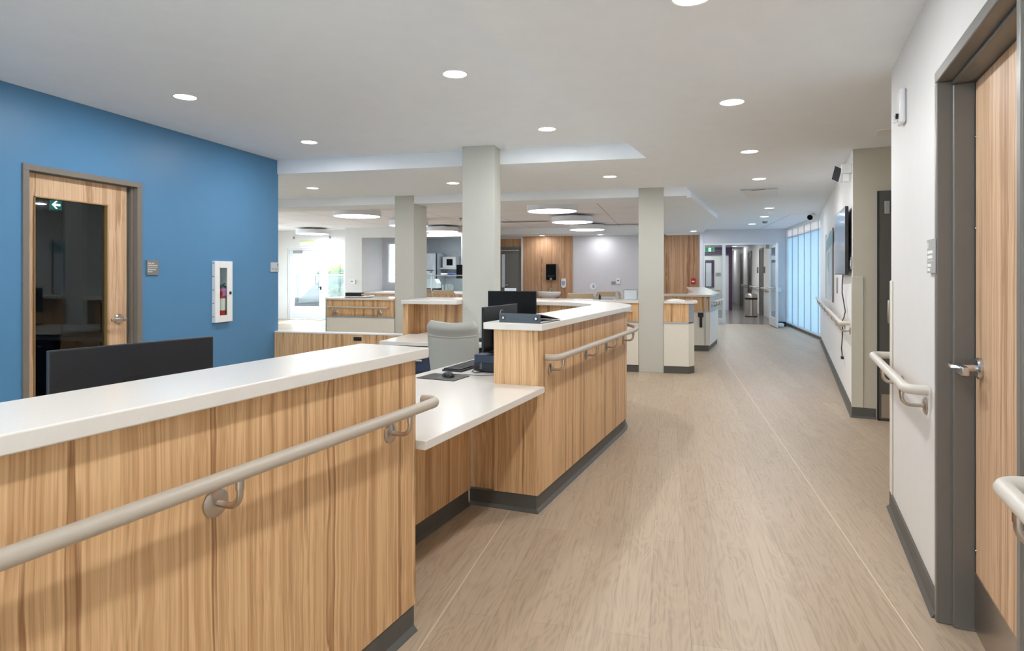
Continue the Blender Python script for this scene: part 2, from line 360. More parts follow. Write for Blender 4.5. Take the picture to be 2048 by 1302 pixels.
structure('wall_rear', 'white wall with added glazing behind the viewer', 'wall', MB().box(-4.8, 3, -3.4, -3.3, 1.07, 2.9).box(-4.8, -4.4, -3.4, -3.3, 0, 1.07).box(1.2, 3, -3.4, -3.3, 0, 1.07).box(-4.4, 1.2, -3.4, -3.3, 0, .12), WALLW, smooth=False)
win = thing('window_added_3', 'unseen glazing added behind the viewer to brighten the ceiling', 'window', (-4.4, -3.4, .12), kind='structure')  # unseen window, added to fill the station with daylight
m = MB()
WH = .95
for k in range(5): m.box(k * 1.385, k * 1.385 + .06, .02, .1, 0, WH)
m.box(0, 5.6, .021, .099, 0, .06).box(0, 5.6, .021, .099, WH - .06, WH).build('window_frame', ALU, win)
for k in range(4): BX(k * 1.385 + .06, k * 1.385 + 1.385, .05, .056, .06, WH - .06).build('glass_pane', GLASS, win, smooth=False)
win = thing('window_added_5', 'unseen low window added in the blue wall to brighten the ceiling', 'window', (-4.67, -3.0, .12), kind='structure')  # added window out of view, sends low daylight up to the ceiling
MB().box(.02, .1, 0, .06, .06, 1.32).box(.02, .1, 2.54, 2.6, .06, 1.32).box(.02, .1, 0, 2.6, 1.3202, 1.38).box(.02, .1, 0, 2.6, 0, .0598).build('window_frame', ALU, win)
BX(.05, .056, .06, 2.54, .06, 1.32).build('glass_pane', GLASS, win, smooth=False)
structure('ground_bounce_rear', 'bright ground added behind the viewer to bounce light indoors', 'ground', BX(-30, 25, -40, -3.4, -.16, -.06), BOUNCE, smooth=False)  # added as a reflector for the rear glazing
structure('wall_dining', 'outer white side wall of the dining room', 'wall', MB().box(-12.3, -12.2, 6.45, 7.0, 0, 2.9).box(-12.3, -12.2, 15.6, 16.6, 0, 2.9).box(-12.3, -12.2, 7.0, 15.6, 1.8, 2.9).box(-12.3, -12.2, 7.0, 15.6, 0, .3), WALLW, smooth=False)
win = thing('window_added_4', 'row of unseen dining room windows added to brighten the room', 'window', (-12.3, 7.0, .3), kind='structure')  # unseen windows added to lift the dining room brightness
m = MB().box(0, .08, 0, 8.6, 0, .05).box(0, .08, 0, 8.6, 1.45, 1.5)
for k in range(7): m.box(0, .08, k * 1.425, k * 1.425 + .05, 0.0505, 1.4495)
m.build('window_frame', ALU, win)
for k in range(6): BX(.04, .046, k * 1.425 + .05, k * 1.425 + 1.425, .05, 1.45).build('glass_pane', GLASS, win, smooth=False)
structure('ground_bounce_side', 'bright ground added to bounce light through the dining room windows', 'ground', BX(-45, -12.3, -3.3, 16.7, -.16, -.06), BOUNCE, smooth=False)  # added reflector, throws daylight up onto the dining ceiling
# solid stand-ins behind the door glass for what it reflects
t = thing('reflected_cabinet', 'pale cabinet standing in for a reflection in the wood door glass', 'cabinet', (-7.49, 5.9, 1.15))
BX(0, .3, -.3, .2, 0, .78).build('cabinet_body', WALLV, t); BX(.3, .316, -.295, .195, .005, .775).build('cabinet_door', WALLV, t)
tag(BX(-6.95, -6.55, 5.5, 5.76, 0, 2.598).build('reflected_column', DARKROOM), 'boxed column standing in for one reflected in the door glass', 'column', kind='structure')
t = thing('reflected_counter', 'dark counter with pale top standing in for the reflected counter', 'counter', (-6.4, 6.05, 0))
BX(-.1, 1.4, -.1, .38, 0, 1.03).build('cabinet_body', BLACK, t); BX(-.12, 1.42, -.13, .39, 1.03, 1.07).build('worktop', WALLV, t)
t = thing('reflected_desk', 'low pale desk standing in for the desk reflected in the glass', 'desk', (-6.1, 5.2, 0))
BX(-.4, 1.1, -.1, .45, .68, .72).build('worktop', WALLV, t); BX(-.38, -.34, -.08, .43, 0, .68).build('support_panel', BLACK, t); BX(1.04, 1.08, -.08, .43, 0, .68).build('support_panel', BLACK, t)
t = thing('reflected_sign', 'glowing stand-in for the green arrow sign reflected in the door glass', 'sign', (-6.2, 5.11, 2.09))  # added glowing sign in place of a mirrored one
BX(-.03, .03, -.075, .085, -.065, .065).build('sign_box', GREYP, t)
BX(.03, .034, -.055, .075, -.052, .052).build('sign_face', REFLG, t)
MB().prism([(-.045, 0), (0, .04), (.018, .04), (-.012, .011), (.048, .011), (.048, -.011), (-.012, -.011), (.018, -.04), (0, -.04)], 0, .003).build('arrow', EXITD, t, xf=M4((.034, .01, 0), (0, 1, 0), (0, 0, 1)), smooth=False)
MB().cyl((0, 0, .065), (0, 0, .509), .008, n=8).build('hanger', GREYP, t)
# ------------------------------------------------------------------ medication room door (on the blue wall)
def lever_handle(parent, loc, rot, right=1, mt=None):
    """rose, neck and lever; local +y points out of the door"""
    h = bpy.data.objects.new('door_handle', None); COL.objects.link(h); h.parent = parent; h.location = loc; h.rotation_euler = (0, 0, rot)
    MB().lathe([(.001, 0), (.042, 0), (.042, .008), (.036, .014), (.001, .014)], ax='y', n=28).build('rose', CHROME, h)
    MB().cyl((0, .012, 0), (0, .062, 0), .013).lathe([(.001, .05), (.016, .05), (.017, .068), (.001, .07)], ax='y', n=20).build('neck', CHROME, h)
    MB().box(-.018 * right, .125 * right, .05, .066, -.011, .011).build('lever', CHROME, h, bevel=.004)
    return h
d = thing('door_1', 'wood medication room door with a tall glass pane in the blue wall', 'door', (-4.52, D0, 0), kind='structure')
fr = MB()
W_ = D1 - D0
fr.prism([(-.15, -.045), (.014, -.045), (.014, 0), (-.15, 0)], 0, 2.132).prism([(-.15, W_), (.014, W_), (.014, W_ + .053), (-.15, W_ + .053)], 0, 2.132)
fr.box(-.15, .014, -.045, W_ + .053, 2.1322, 2.177)
fr.box(-.074, -.03, W_ - .02, W_ - .0005, 0, 2.131).box(-.1, -.0745, W_ - .05, W_ - .0005, 0, 2.131).box(-.1, -.03, .001, W_ - .051, 2.126, 2.131)
fr.build('door_frame', FRAME, d, bevel=.002)
LW = D1 - D0
leaf = MB().box(-.1, -.055, .003, .085, .01, 2.125).box(-.1, -.055, LW - .24, LW - .05, .01, 2.125).box(-.1, -.055, .085, LW - .24, 1.955, 2.125).box(-.1, -.055, .085, LW - .24, .01, .3)
leaf.build('door_leaf', WOODR, d, smooth=False)
bead = MB().box(-.1, -.048, .085, .093, .3, 1.955).box(-.1, -.048, LW - .25, LW - .24, .3, 1.955).box(-.1, -.048, .085, LW - .24, 1.947, 1.955)
bead.build('glazing_bead', BRONZE, d, smooth=False)
BX(-.08, -.074, .09, LW - .245, .3, 1.95).build('glass_pane', GLASSD, d, smooth=False)
lever_handle(d, (-.055, LW - .13, .985), -PI / 2, 1)
# ------------------------------------------------------------------ things on the blue wall
t = thing('room_sign', 'grey Medication Room plaque beside the wood door', 'sign', (-4.52, 4.665, 1.43))
BX(0, .012, -.066, .066, -.068, .068).build('sign_panel', SIGNG, t, bevel=.001)
def yz(y, z, x=.0122): return M4((x, y, z), (0, 1, 0), (0, 0, 1))
text('lettering', 'Salle des\nmédicaments', .0205, SIGNT, t, yz(-.056, .032), space=.95)
BX(.012, .0126, -.056, .05, .0, .0022).build('rule', SIGNT, t)
text('lettering', 'Medication\nRoom', .0205, SIGNT, t, yz(-.056, -.024), space=.95)
t = thing('extinguisher_cabinet', 'white metal extinguisher cabinet with narrow window on the blue wall', 'cabinet', (-4.622, 5.566, 1.186))
h = .317
box = MB().box(0, .01, -.15, .138, -h, h).box(.01, .13, -.15, -.142, -h, h).box(.01, .13, .13, .138, -h, h).box(.01, .13, -.142, .13, h - .008, h).box(.01, .13, -.142, .13, -h, -h + .008)
box.build('cabinet_box', WHITEP, t, bevel=.002)
dr = MB().box(.13, .142, -.152, -.075, -h, h).box(.13, .142, .05, .14, -h, h).box(.13, .142, -.075, .05, .247, h).box(.13, .142, -.075, .05, -h, -.247)
fd = dr.build('cabinet_door', WHITEP, t, bevel=.002)
BX(.134, .137, -.075, .05, -.247, .247).build('window_pane', GLASS, fd, smooth=False)
BX(.142, .15, .082, .112, -.03, -.002).build('latch', BLACK, fd, bevel=.002)
for k in range(5): BX(.112, .127, -.156, -.149, -.262 + k * .138, -.25 + k * .138).build('hinge_rivet', GREYP, t)
t.scale = (1, .9, 1)
t = thing('fire_extinguisher', 'red extinguisher with a pink tag inside the white wall cabinet', 'extinguisher', (-4.553, 5.598, .8785))
MB().lathe([(.001, 0), (.05, 0), (.054, .01), (.054, .26), (.045, .3), (.02, .325), (.016, .34), (.001, .34)]).build('cylinder', RED, t)
MB().lathe([(.0545, .11), (.0548, .11), (.0548, .235), (.0545, .235)]).build('instruction_label', PAPER, t)
MB().lathe([(.018, .34), (.02, .37), (.001, .38)]).tube([(0, 0, .37), (.02, .05, .39)], .008).tube([(0, 0, .365), (.03, .05, .35)], .006).build('valve_head', BLACK, t)
MB().tube([(.01, .01, .365), (.02, .055, .36), (.02, .066, .27), (.015, .068, .1), (.015, .066, .05)], .011, 8).build('hose', BLACK, t)
BX(.056, .058, -.04, .035, .262, .34).build('inspection_tag', PINK, t)
t.scale = (.9, .9, 1)
t = thing('direction_sign', 'small silver room number sign with arrow at the blue wall end', 'sign', (-4.52, 6.47, 1.45))
BX(0, .012, -.075, .075, -.056, .056).build('sign_panel', SIGNS, t, bevel=.001)
text('lettering', '317-331', .036, SIGND, t, yz(-.066, -.036))
MB().prism([(-.003, -.02), (.003, -.02), (.003, .004), (.014, -.004), (0, .022), (-.014, -.004), (-.003, .004)], 0, .001).build('arrow', SIGND, t, xf=yz(.048, .026), smooth=False)
structure('baseboard_left', 'dark rubber base along the blue wall', 'baseboard', MB().box(-4.52, -4.512, -3.3, D0 - .05, 0, .1).box(-4.52, -4.512, D1 + .06, 6.55, 0, .1), BASEB, smooth=False)

# ------------------------------------------------------------------ columns
def column(x0, x1, y0, y1, top, label):
    c = structure('column', label, 'column', BX(x0, x1, y0, y1, 0, top), COLP, bevel=.004)
    return c
column(-2.11, -1.758, 6.295, 6.56, UP + .02, 'pale square column standing in the nurse station between the monitors')
column(-4.05, -3.735, 8.822, 9.35, LO + .02, 'grey column in the serving counter in front of the kitchen hatch')
column(-.372, -.03, 8.815, 9.15, LO + .02, 'pale column in the serving counter nearest the corridor')

# ------------------------------------------------------------------ right walls
def wl(u, v): return w(u, v, WR)
def uvprism(o, pts, z0, z1, mb=None):
    return (mb or MB()).prism([w(u, v, o) for u, v in pts], z0, z1)
def uvbox(o, u0, u1, v0, v1, z0, z1, mb=None):
    return uvprism(o, [(u0, v0), (u1, v0), (u1, v1), (u0, v1)], z0, z1, mb)
OPEN = .98
m = uvbox(WR, 0, 1.275, -.2, 0, 0, 2.6); uvbox(WR, -OPEN - .045, 0, -.2, 0, 2.178, 2.6, m); uvbox(WR, -6.2, -OPEN - .045, -.2, 0, 0, 2.6, m)
uvbox(WR, 1.075, 1.275, -2.4, -.2, 0, 2.6, m)
structure('wall_right', 'white corridor wall around the wood door nearest the viewer', 'wall', m, WALLW, smooth=False)
m = uvbox(WR, 3.806, 11.2, -.15, 0, 0, 2.6)
structure('wall_right_far', 'white corridor wall carrying the television', 'wall', m, WALLB, smooth=False)
m = uvbox(WR, 3.792, 3.805, -2.4, -.001, 0, 2.6); uvbox(WR, 3.8052, 3.947, -2.4, -.16, 0, 2.6, m); uvbox(WR, 1.0, 3.95, -2.4, -2.25, 0, 2.6, m)
structure('wall_alcove', 'greige end wall of the alcove beside the dark grey door', 'wall', m, WALLG, smooth=False)
def base_strip(name, label, pts, o=None, z=.1, th=.009, toe=.02):
    """cove base along a polyline of (x,y); the visible side is on the left of travel"""
    mb = MB(); P = [Vector(p) for p in pts]
    prof = [(0, 0), (0, z), (th * .4, z), (th, z - .006), (th, .02), (toe, .004), (toe + .004, 0)]
    n = len(P); rows = []
    for i in range(n):
        if i == 0: t_ = (P[1] - P[0]).normalized(); nn = Vector((-t_.y, t_.x)); k = 1
        elif i == n - 1: t_ = (P[-1] - P[-2]).normalized(); nn = Vector((-t_.y, t_.x)); k = 1
        else:
            a = (P[i] - P[i - 1]).normalized(); b = (P[i + 1] - P[i]).normalized()
            na = Vector((-a.y, a.x)); nb = Vector((-b.y, b.x)); nn = (na + nb).normalized(); k = 1 / max(.3, nn.dot(na))
        rows.append([(P[i].x + nn.x * d_ * k, P[i].y + nn.y * d_ * k, zz) for d_, zz in prof])
    mb.rings(rows)
    o_ = mb.build(name, BASEB, smooth=False)
    if label: tag(o_, label, 'baseboard', kind='structure')
    return o_
base_strip('baseboard_right', 'dark cove base under the near white corridor wall', [wl(.0, 0), wl(1.275, 0), wl(1.275, -.6)])
base_strip('baseboard_right_far', 'dark cove base under the television wall and alcove', [wl(3.796, -.19), wl(3.796, 0), wl(11.05, 0)])
base_strip('baseboard_near', 'dark cove base beyond the near wood door', [wl(-6, 0), wl(-OPEN - .05, 0)])
# near door on the right
d = thing('door_2', 'tall wood door in a grey steel frame nearest the viewer', 'door', (WR[0], WR[1], 0), ROT, kind='structure')
H2 = 2.178
f = MB().box(-.035, 0, -.2, .012, 0, H2 - .0452).box(-OPEN - .045, -OPEN - .01, -.2, .012, 0, H2 - .0452).box(-OPEN - .045, 0, -.2, .012, H2 - .045, H2)
f.box(-.052, -.0352, -.199, -.04, 0, H2 - .0625).box(-OPEN - .0098, -OPEN + .006, -.199, -.04, 0, H2 - .0625).box(-OPEN - .0098, -.0352, -.199, -.04, H2 - .062, H2 - .0453)
f.build('door_frame', FRAMED, d, bevel=.005)
BX(-OPEN + .01, -.058, -.155, -.11, .012, H2 - .068).build('door_leaf', WOODR, d, bevel=.002)
BX(-OPEN + .02, -.062, -.11, -.107, .015, .235).build('kick_plate', STEEL, d)
BX(-.0625, -.0525, -.111, -.1088, .012, H2 - .066).build('edge_gasket', BLACK, d)
h = bpy.data.objects.new('door_handle', None); COL.objects.link(h); h.parent = d; h.location = (-.135, -.11, 1.025)
MB().lathe([(.001, 0), (.04, 0), (.04, .01), (.034, .016), (.001, .016)], ax='y', n=28).build('rose', CHROME, h)
MB().cyl((0, .01, 0), (0, .075, 0), .014).build('neck', CHROME, h)
MB().box(-.09, .032, .054, .078, -.02, .012).build('lever', CHROME, h, bevel=.004)
MB().box(.004, .02, .03, .095, -.004, .008).cyl((0.012, .085, .004), (.012, .1, .004), .008).build('thumb_turn', CHROME, h, bevel=.001)
for z in (.32, 1.05, 1.55, 1.9): MB().lathe([(.001, 0), (.005, 0), (.004, .003), (.001, .004)], ax='y', n=10, c=(-.07, -.109, z)).build('door_pin', CHROME, d)
# right wall things
def on_wall(name, label, cat, u, z, v=.0012, group=None): p = w(u, v, WR); return thing(name, label, cat, (p[0], p[1], z), ROT, group)
def flat(x, z, y=.0122): return M4((x, y, z), (-1, 0, 0), (0, 0, 1))     # text facing local +y, reading towards -x
t = on_wall('room_sign', 'grey engraved room plaque beside the near wood door', 'sign', .06, 1.448)
BX(-.085, .08, .004, 0.012, -.068, .07).build('sign_panel', SIGNM, t, bevel=.001)
BX(-.092, -.0852, 0, .011, -.07, .066).build('backing_plate', BLACK, t)
BX(.055, .066, .012, .0125, .035, .058).build('pictogram', SIGNT, t)
for z0, l in ((.018, .1), (-.002, .096), (-.036, .07), (-.054, .05)): BX(.068 - l, .068, .012, .0125, z0 - .006, z0 + .006).build('lettering', SIGNT, t)
BX(-.045, .068, .012, .0125, -.019, -.017).build('rule', SIGNT, t)
t = on_wall('motion_sensor', 'slim white wall sensor high on the near corridor wall', 'sensor', .80, 2.238)
MB().box(-.055, .055, 0, .028, -.09, .09).build('housing', WHITEP, t, bevel=.012, seg=3)
MB().lathe([(.014, 0), (.014, .014), (.001, .018)], ax='y', c=(.0, .026, -.045), n=18).build('sensor_eye', BLACK, t)
BX(.0, .03, .03, .05, -.075, -.06).build('pull_tab', WHITEP, t, bevel=.003)
def corner_guard(u, label, z0, z1, m, wing_u, wing_v, th=.005):
    p = w(u, 0, WR); t = thing('corner_guard', label, 'corner guard', (p[0], p[1], 0), ROT)
    MB().prism([(-wing_u * .0, th), (wing_u, th), (wing_u, 0), (0, 0)] if False else [(0, 0), (0, 0)], 0, 0) if False else None
    return t
t = thing('corner_guard', 'cream corner guard on the near white wall by the rail', 'corner guard', at_uv(1.2765, .0015, 0, WR), ROT)
MB().box(-.075, .006, 0, .006, .1, 1.335).box(0, .006, -.075, .006, .1, 1.335).build('guard_wings', CREAM, t, bevel=.003)
t = thing('corner_guard', 'greige corner guard on the alcove corner below the switch', 'corner guard', at_uv(3.7885, .0015, 0, WR), ROT)
MB().box(-.006, .09, 0, .006, .1, 1.345).box(-.006, 0, -.09, .006, .1, 1.345).build('guard_wings', CORNERG, t, bevel=.003)

# ------------------------------------------------------------------ handrails
def bracket(parent, u, vw, z, vr, m=STEEL, r=.0085, side=1):
    """flange on the wall at v=vw and a bent arm to the rail at v=vr (local x=u, y=v); returns part"""
    b = bpy.data.objects.new('bracket', None); COL.objects.link(b); b.parent = parent; b.location = (u, vw + (.0012 if vr > vw else -.0012), z)
    s = 1 if vr > vw else -1; L = abs(vr - vw); zz = .085
    MB().lathe([(.001, 0), (.037, 0), (.037, .004 * s), (.03, .009 * s), (.011, .012 * s), (.001, .012 * s)], ax='y', n=28, c=(0, 0, -zz)).build('flange', m, b)
    pts = [(0, 0, -zz)] + [(0, s * (L - .035 + .035 * math.sin(a)), -zz + .035 - .035 * math.cos(a)) for a in [i * PI / 2 / 6 for i in range(7)]] + [(0, s * L, -.012)]
    MB().tube(pts, r, 12).lathe([(.0105, -.04), (.0105, -.015)], c=(0, s * L, 0), n=14).build('arm', m, b)
    return b
def arc(c, r, a0, a1, n=8): return [(c[0] + r * math.cos(a0 + (a1 - a0) * i / n), c[1] + r * math.sin(a0 + (a1 - a0) * i / n)) for i in range(n + 1)]
def handrail(label, o, z, pts, brackets, vw, vr, m=RAIL, r=.0195, bm_=STEEL, loc=None, rot=None):
    p = loc or (o[0], o[1], 0)
    t = thing('handrail', label, 'handrail', p, ROT if rot is None else rot)
    MB().tube([(a, b, z) for a, b in pts], r, 18).build('rail', m, t)
    for u in brackets: bracket(t, u, vw, z, vr, bm_)
    return t
def elbow(u, v, du, dv_):   # a rounded 90 degree return from the run (u,v) in direction du to the wall in direction dv_
    rr = .045
    return [(u - du * rr + du * rr * math.sin(a), v + dv_ * (rr - rr * math.cos(a))) for a in [i * PI / 2 / 6 for i in range(7)]]
RZ = .885
# near counter rail
e = elbow(-1.235, -.085, 1, 1)
handrail('taupe handrail along the front of the nearest counter', ST, RZ, [(-5.6, -.085)] + e + [(-1.235, -.012)], (-4.4, -3.2, -2.182, -1.433), 0, -.085)
# ------------------------------------------------------------------ nurse station
TOP, TH = 1.09, .04
DZ, DTH = .732, .036
# near counter
t = thing('reception_counter', 'nearest wood laminate counter section with the taupe rail', 'counter', (ST[0], ST[1], 0), ROT)
BX(-5.6, -1.265, 0, .02, .1, TOP - TH).build('front_panel', WOOD, t)
BX(-1.285, -1.265, .0205, .25, .1, TOP - TH).build('end_panel', WOOD, t)
BX(-5.6, -1.286, .0205, .25, .1, TOP - TH).build('carcass', WOOD, t)
BX(-5.6, -1.275, .012, .24, 0, .1).build('plinth', BASEB, t)
m = MB(); m.xprism([(.012, 0), (.012, .1), (.006, .1), (.003, .09), (.003, .02), (-.012, .004), (-.014, 0)], -5.6, -1.272); m.build('cove_base', BASEB, t, smooth=False)
t = thing('countertop', 'white quartz top of the nearest counter section', 'countertop', (ST[0], ST[1], 0), ROT)
BX(-5.65, -1.23, -.04, .29, TOP - TH, TOP).build('slab', QUARTZ, t, bevel=.004)
# lower accessible desk between the counters, running along the inside
t = thing('accessible_desk', 'lower wood desk base between the two tall counters', 'desk', (ST[0], ST[1], 0), ROT)
BX(-1.264, -.046, .41, .43, .1, DZ - DTH).build('front_panel', WOOD, t)
BX(-1.264, -.046, .432, .445, 0, .1).build('plinth', BASEB, t)
m = MB(); m.xprism([(.432, 0), (.432, .1), (.426, .1), (.424, .02), (.412, .004), (.41, 0)], -1.264, -.046); m.build('cove_base', BASEB, t, smooth=False)
BX(-1.264, -1.244, .44, .8, 0, DZ - DTH).build('support_panel', WOOD, t)
t = thing('desktop', 'low white quartz desk with keyboard and mouse', 'desktop', (ST[0], ST[1], 0), ROT)
m = MB().prism([(-1.263, -.045), (-.003, -.045), (-.022, .273), (1.95, .273), (1.95, .86), (-1.262, .86)], DZ - DTH, DZ)
m.build('slab', QUARTZ, t, bevel=.003)
# tall counter with the curved end
US, RO = 2.0, .92
def st_path(off, n=18):
    """front line of the tall counter at offset v=off, straight then curving into the return (local u,v)"""
    ang = PI / 2 + AL          # direction change, from +u to world -x
    # world -x in local coordinates
    cxv = US, off + (RO - 0) ; rad = RO - (0 if off == 0 else 0)
    c = (US, RO); rr = RO - off
    return [(-.0, off)] + [(c[0] + rr * math.sin(ang * i / n), c[1] - rr * math.cos(ang * i / n)) for i in range(n + 1)], c, rr, ang
def loc_of(x, y):
    dx, dy = x - ST[0], y - ST[1]; return (dx * DU[0] + dy * DU[1], dx * DV[0] + dy * DV[1])
XE = -1.757                    # where the return meets the column
def band(off0, off1, end0=(0, 0), trim=0):
    p0, c, r0, ang = st_path(off0); p1, _, r1, _ = st_path(off1)
    a, b = list(p0), list(p1); a[0] = end0[0]; b[0] = end0[1]
    # straight return, in world -x, to the column
    def tail(p):
        x, y = w(*p); return loc_of(XE + trim, y)
    a.append(tail(a[-1])); b.append(tail(b[-1]))
    return a, b
def band_mesh(off0, off1, z0, z1, e0, e1, trim=0):
    a, b = band(off0, off1, (e0, e1), trim); poly = a + b[::-1]; n = len(a); mb = MB()
    vs = [(p[0], p[1], z) for z in (z0, z1) for p in a + b]; N2 = 2 * n; fs = []
    for i in range(n - 1):
        fs += [(i, i + 1, n + i + 1, n + i), (N2 + i, N2 + n + i, N2 + n + i + 1, N2 + i + 1), (i, N2 + i, N2 + i + 1, i + 1), (n + i, n + i + 1, N2 + n + i + 1, N2 + n + i)]
    fs += [(0, n, N2 + n, N2), (n - 1, N2 + n - 1, N2 + 2 * n - 1, 2 * n - 1)]
    return mb.add(vs, fs)
t = thing('station_counter', 'tall wood laminate counter with the curved corridor end', 'counter', (ST[0], ST[1], 0), ROT)
band_mesh(0, .02, .1, TOP - TH, (0, 0), (-.0014, .02)).build('curved_front_panel', WOOD, t)
MB().prism([(0, 0), (.02, .0205), (.02, .27), (-.02, .27)], .1, TOP - TH).build('end_panel', WOOD, t, smooth=False)
MB().prism([(0.002, .271), (.02, .271), (.02, .43), (-.012, .43)], .1, DZ - DTH - .0015).build('end_panel', WOOD, t, smooth=False)
band_mesh(.25, .27, .1, TOP - TH, (.021, .25), (.021, .27)).build('inner_panel', WOOD, t)
band_mesh(.022, .24, 0, .1, (.015, .022), (.005, .24)).build('plinth', BASEB, t)
# cove base
def cove(parent, path, out=1):
    prof = [(.012, 0), (.012, .1), (.006, .1), (.002, .092), (.002, .02), (-.013, .004), (-.015, 0)]
    rows = []
    P = [Vector(p) for p in path]
    for i, p in enumerate(P):
        a = (P[i] - P[i - 1]).normalized() if i else (P[1] - P[0]).normalized()
        b = (P[i + 1] - P[i]).normalized() if i < len(P) - 1 else a
        na = Vector((-a.y, a.x)); nb = Vector((-b.y, b.x)); nn = (na + nb).normalized(); k = 1 / max(.35, nn.dot(na))
        rows.append([(p.x + nn.x * d_ * k, p.y + nn.y * d_ * k, z) for d_, z in prof])
    return MB().rings(rows).build('cove_base', BASEB, parent, smooth=False)
pth = st_path(.008)[0]; pth[0] = (.004, .008); pth = [(-.022, .43)] + pth
cove(t, pth)
t = thing('countertop', 'white quartz top of the tall curved counter holding the binder', 'countertop', (ST[0], ST[1], 0), ROT)
a, b = band(-.045, .32, ((-.035, -.04), (-.058, .32)))
n = len(a)
band_mesh(-.04, .32, TOP - TH, TOP, (-.03, -.04), (-.05, .325)).build('slab', QUARTZ, t, bevel=.004)
# return section left of the column
t = thing('station_counter', 'short wood return of the station between the low wall and column', 'counter', (-2.73, 6.15, 0))
YB = .17
BX(0, .06, 0, .42, 0, TOP - TH).build('end_panel', WOOD, t)
BX(.06, .618, .25, .40, 0, TOP - TH).build('back_panel', WOOD, t)
t = thing('countertop', 'white quartz top of the short return beside the column', 'countertop', (-2.74, 6.12, 0))
BX(0, .628, 0, .45, TOP - TH, TOP).build('slab', QUARTZ, t, bevel=.004)
# desk under the return
t = thing('desktop', 'white quartz desk along the back of the station', 'desktop', (-2.65, 5.42, 0))
MB().prism([(0, 0), (1.40, 0), (1.37, .14), (1.37, .835), (.885, .835), (.885, .86), (.535, .86), (.535, .975), (.09, .975), (.09, .72), (0, .72)], DZ - DTH, DZ).build('slab', QUARTZ, t, bevel=.003)
BX(.02, .04, .1, .68, 0, DZ - DTH).build('support_panel', WOOD, t)
# pedestals
def pedestal(loc, label):
    t = thing('pedestal', label, 'file cabinet', loc, 0, None)
    BX(0, .42, .02, .56, .05, .655).build('cabinet_body', NAVY, t, bevel=.003)
    for i, (z0, z1) in enumerate(((.06, .24), (.25, .43), (.44, .645))):
        dr = BX(.005, .415, 0, .019, z0, z1).build('drawer', NAVY, t, bevel=.002)
        BX(.14, .28, -.018, 0, (z0 + z1) / 2, (z0 + z1) / 2 + .016).build('handle', CHROME, dr, bevel=.003)
    for x in (.04, .38):
        for y in (.07, .5): MB().cyl((x - .012, y, .025), (x + .012, y, .025), .025).build('caster', BLACK, t)
pedestal((-2.52, 5.5, 0), 'navy drawer pedestal under the rear desk, behind the chair')
pedestal((-1.74, 5.55, 0), 'navy drawer pedestal under the rear desk by the column')
# rail on the tall counter
pa, c_, rr_, ang_ = st_path(-.085)
rp = [(.1, -.012), (.1, -.04)] + [(.1 + .045 - .045 * math.cos(a), -.04 - .045 * math.sin(a)) for a in [i * PI / 2 / 6 for i in range(1, 7)]]
k75 = int(len(pa) * .72)
rp += [(.6, -.085), (1.4, -.085)] + pa[1:k75]
lx, ly = rp[-1]; cc = c_
rp += [(cc[0] + (rr_ - .03) * (lx + .05 - cc[0]) / rr_, ly + .06)]
t = handrail('taupe handrail on the tall counter, wrapping its curved end', ST, RZ, rp, (.2, .918, 1.45, 1.98), 0, -.085)
a_ = ang_ * 7 / 18
b = bracket(t, 0, 0, RZ, -.085); b.location = (c_[0] + (RO + .003) * math.sin(a_), c_[1] - (RO + .003) * math.cos(a_), RZ); b.rotation_euler = (0, 0, a_)
# low partition wall
t = thing('low_partition', 'low wood laminate partition with a black outlet by the blue wall', 'partition', (-4.5, 6.47, 0))
BX(-.015, .755, 0, .1, 0, .675).build('wood_panel', WOOD, t); BX(.758, 1.775, 0, .1, 0, .675).build('wood_panel', WOOD, t)
BX(-.015, 1.775, -.004, .104, .675, .69).build('cap', WHITEP, t)
t = thing('outlet', 'black double power outlet on the low wood partition', 'outlet', (-3.43, 6.468, .625))
BX(-.05, .05, -.006, .002, -.022, .022).build('plate', BLACK, t, bevel=.004); 
for x in (-.025, .025): BX(x - .016, x + .016, -.009, -.006, -.015, .015).build('socket', BLACK, t, bevel=.002)

# ------------------------------------------------------------------ things on the station
def monitor(label, loc, rot, wdt, hgt, zc, base_z=0, logo=None, back_detail=False, tilt=0):
    """screen faces local -y; local x spans the width; stand foot at z=0 of the thing"""
    t = thing('monitor', label, 'monitor', loc, rot)
    h2 = hgt / 2; x2 = wdt / 2
    BX(-x2, x2, 0, .018, zc - h2, zc + h2).build('housing', BLACKM, t, bevel=.003)
    BX(-x2 + .006, x2 - .006, -.0015, 0, zc - h2 + .016, zc + h2 - .006).build('screen', SCREEN, t)
    MB().box(-x2 * .55, x2 * .55, .018, .045, zc - h2 * .75, zc + h2 * .22).build('rear_bulge', BLACKM, t, bevel=.012)
    MB().box(-.06, .06, .045, .062, zc - .06, zc + .06).box(-.035, .035, .06, .085, .015, zc + .05).build('stand_neck', BLACKM, t, bevel=.004)
    BX(-.12, .12, -.06, .12, 0, .014).build('stand_foot', BLACKM, t, bevel=.004)
    return t
# monitor standing on the small computer, its back to the corridor
DESK = DZ
def st(u, v, z): return at_uv(u, v, z, ST)
PCZ = DZ + .115
t = monitor('charcoal monitor on the small computer, back turned to the corridor', st(.56, .51, PCZ), ROT + PI + R(0), .54, .295, .163)
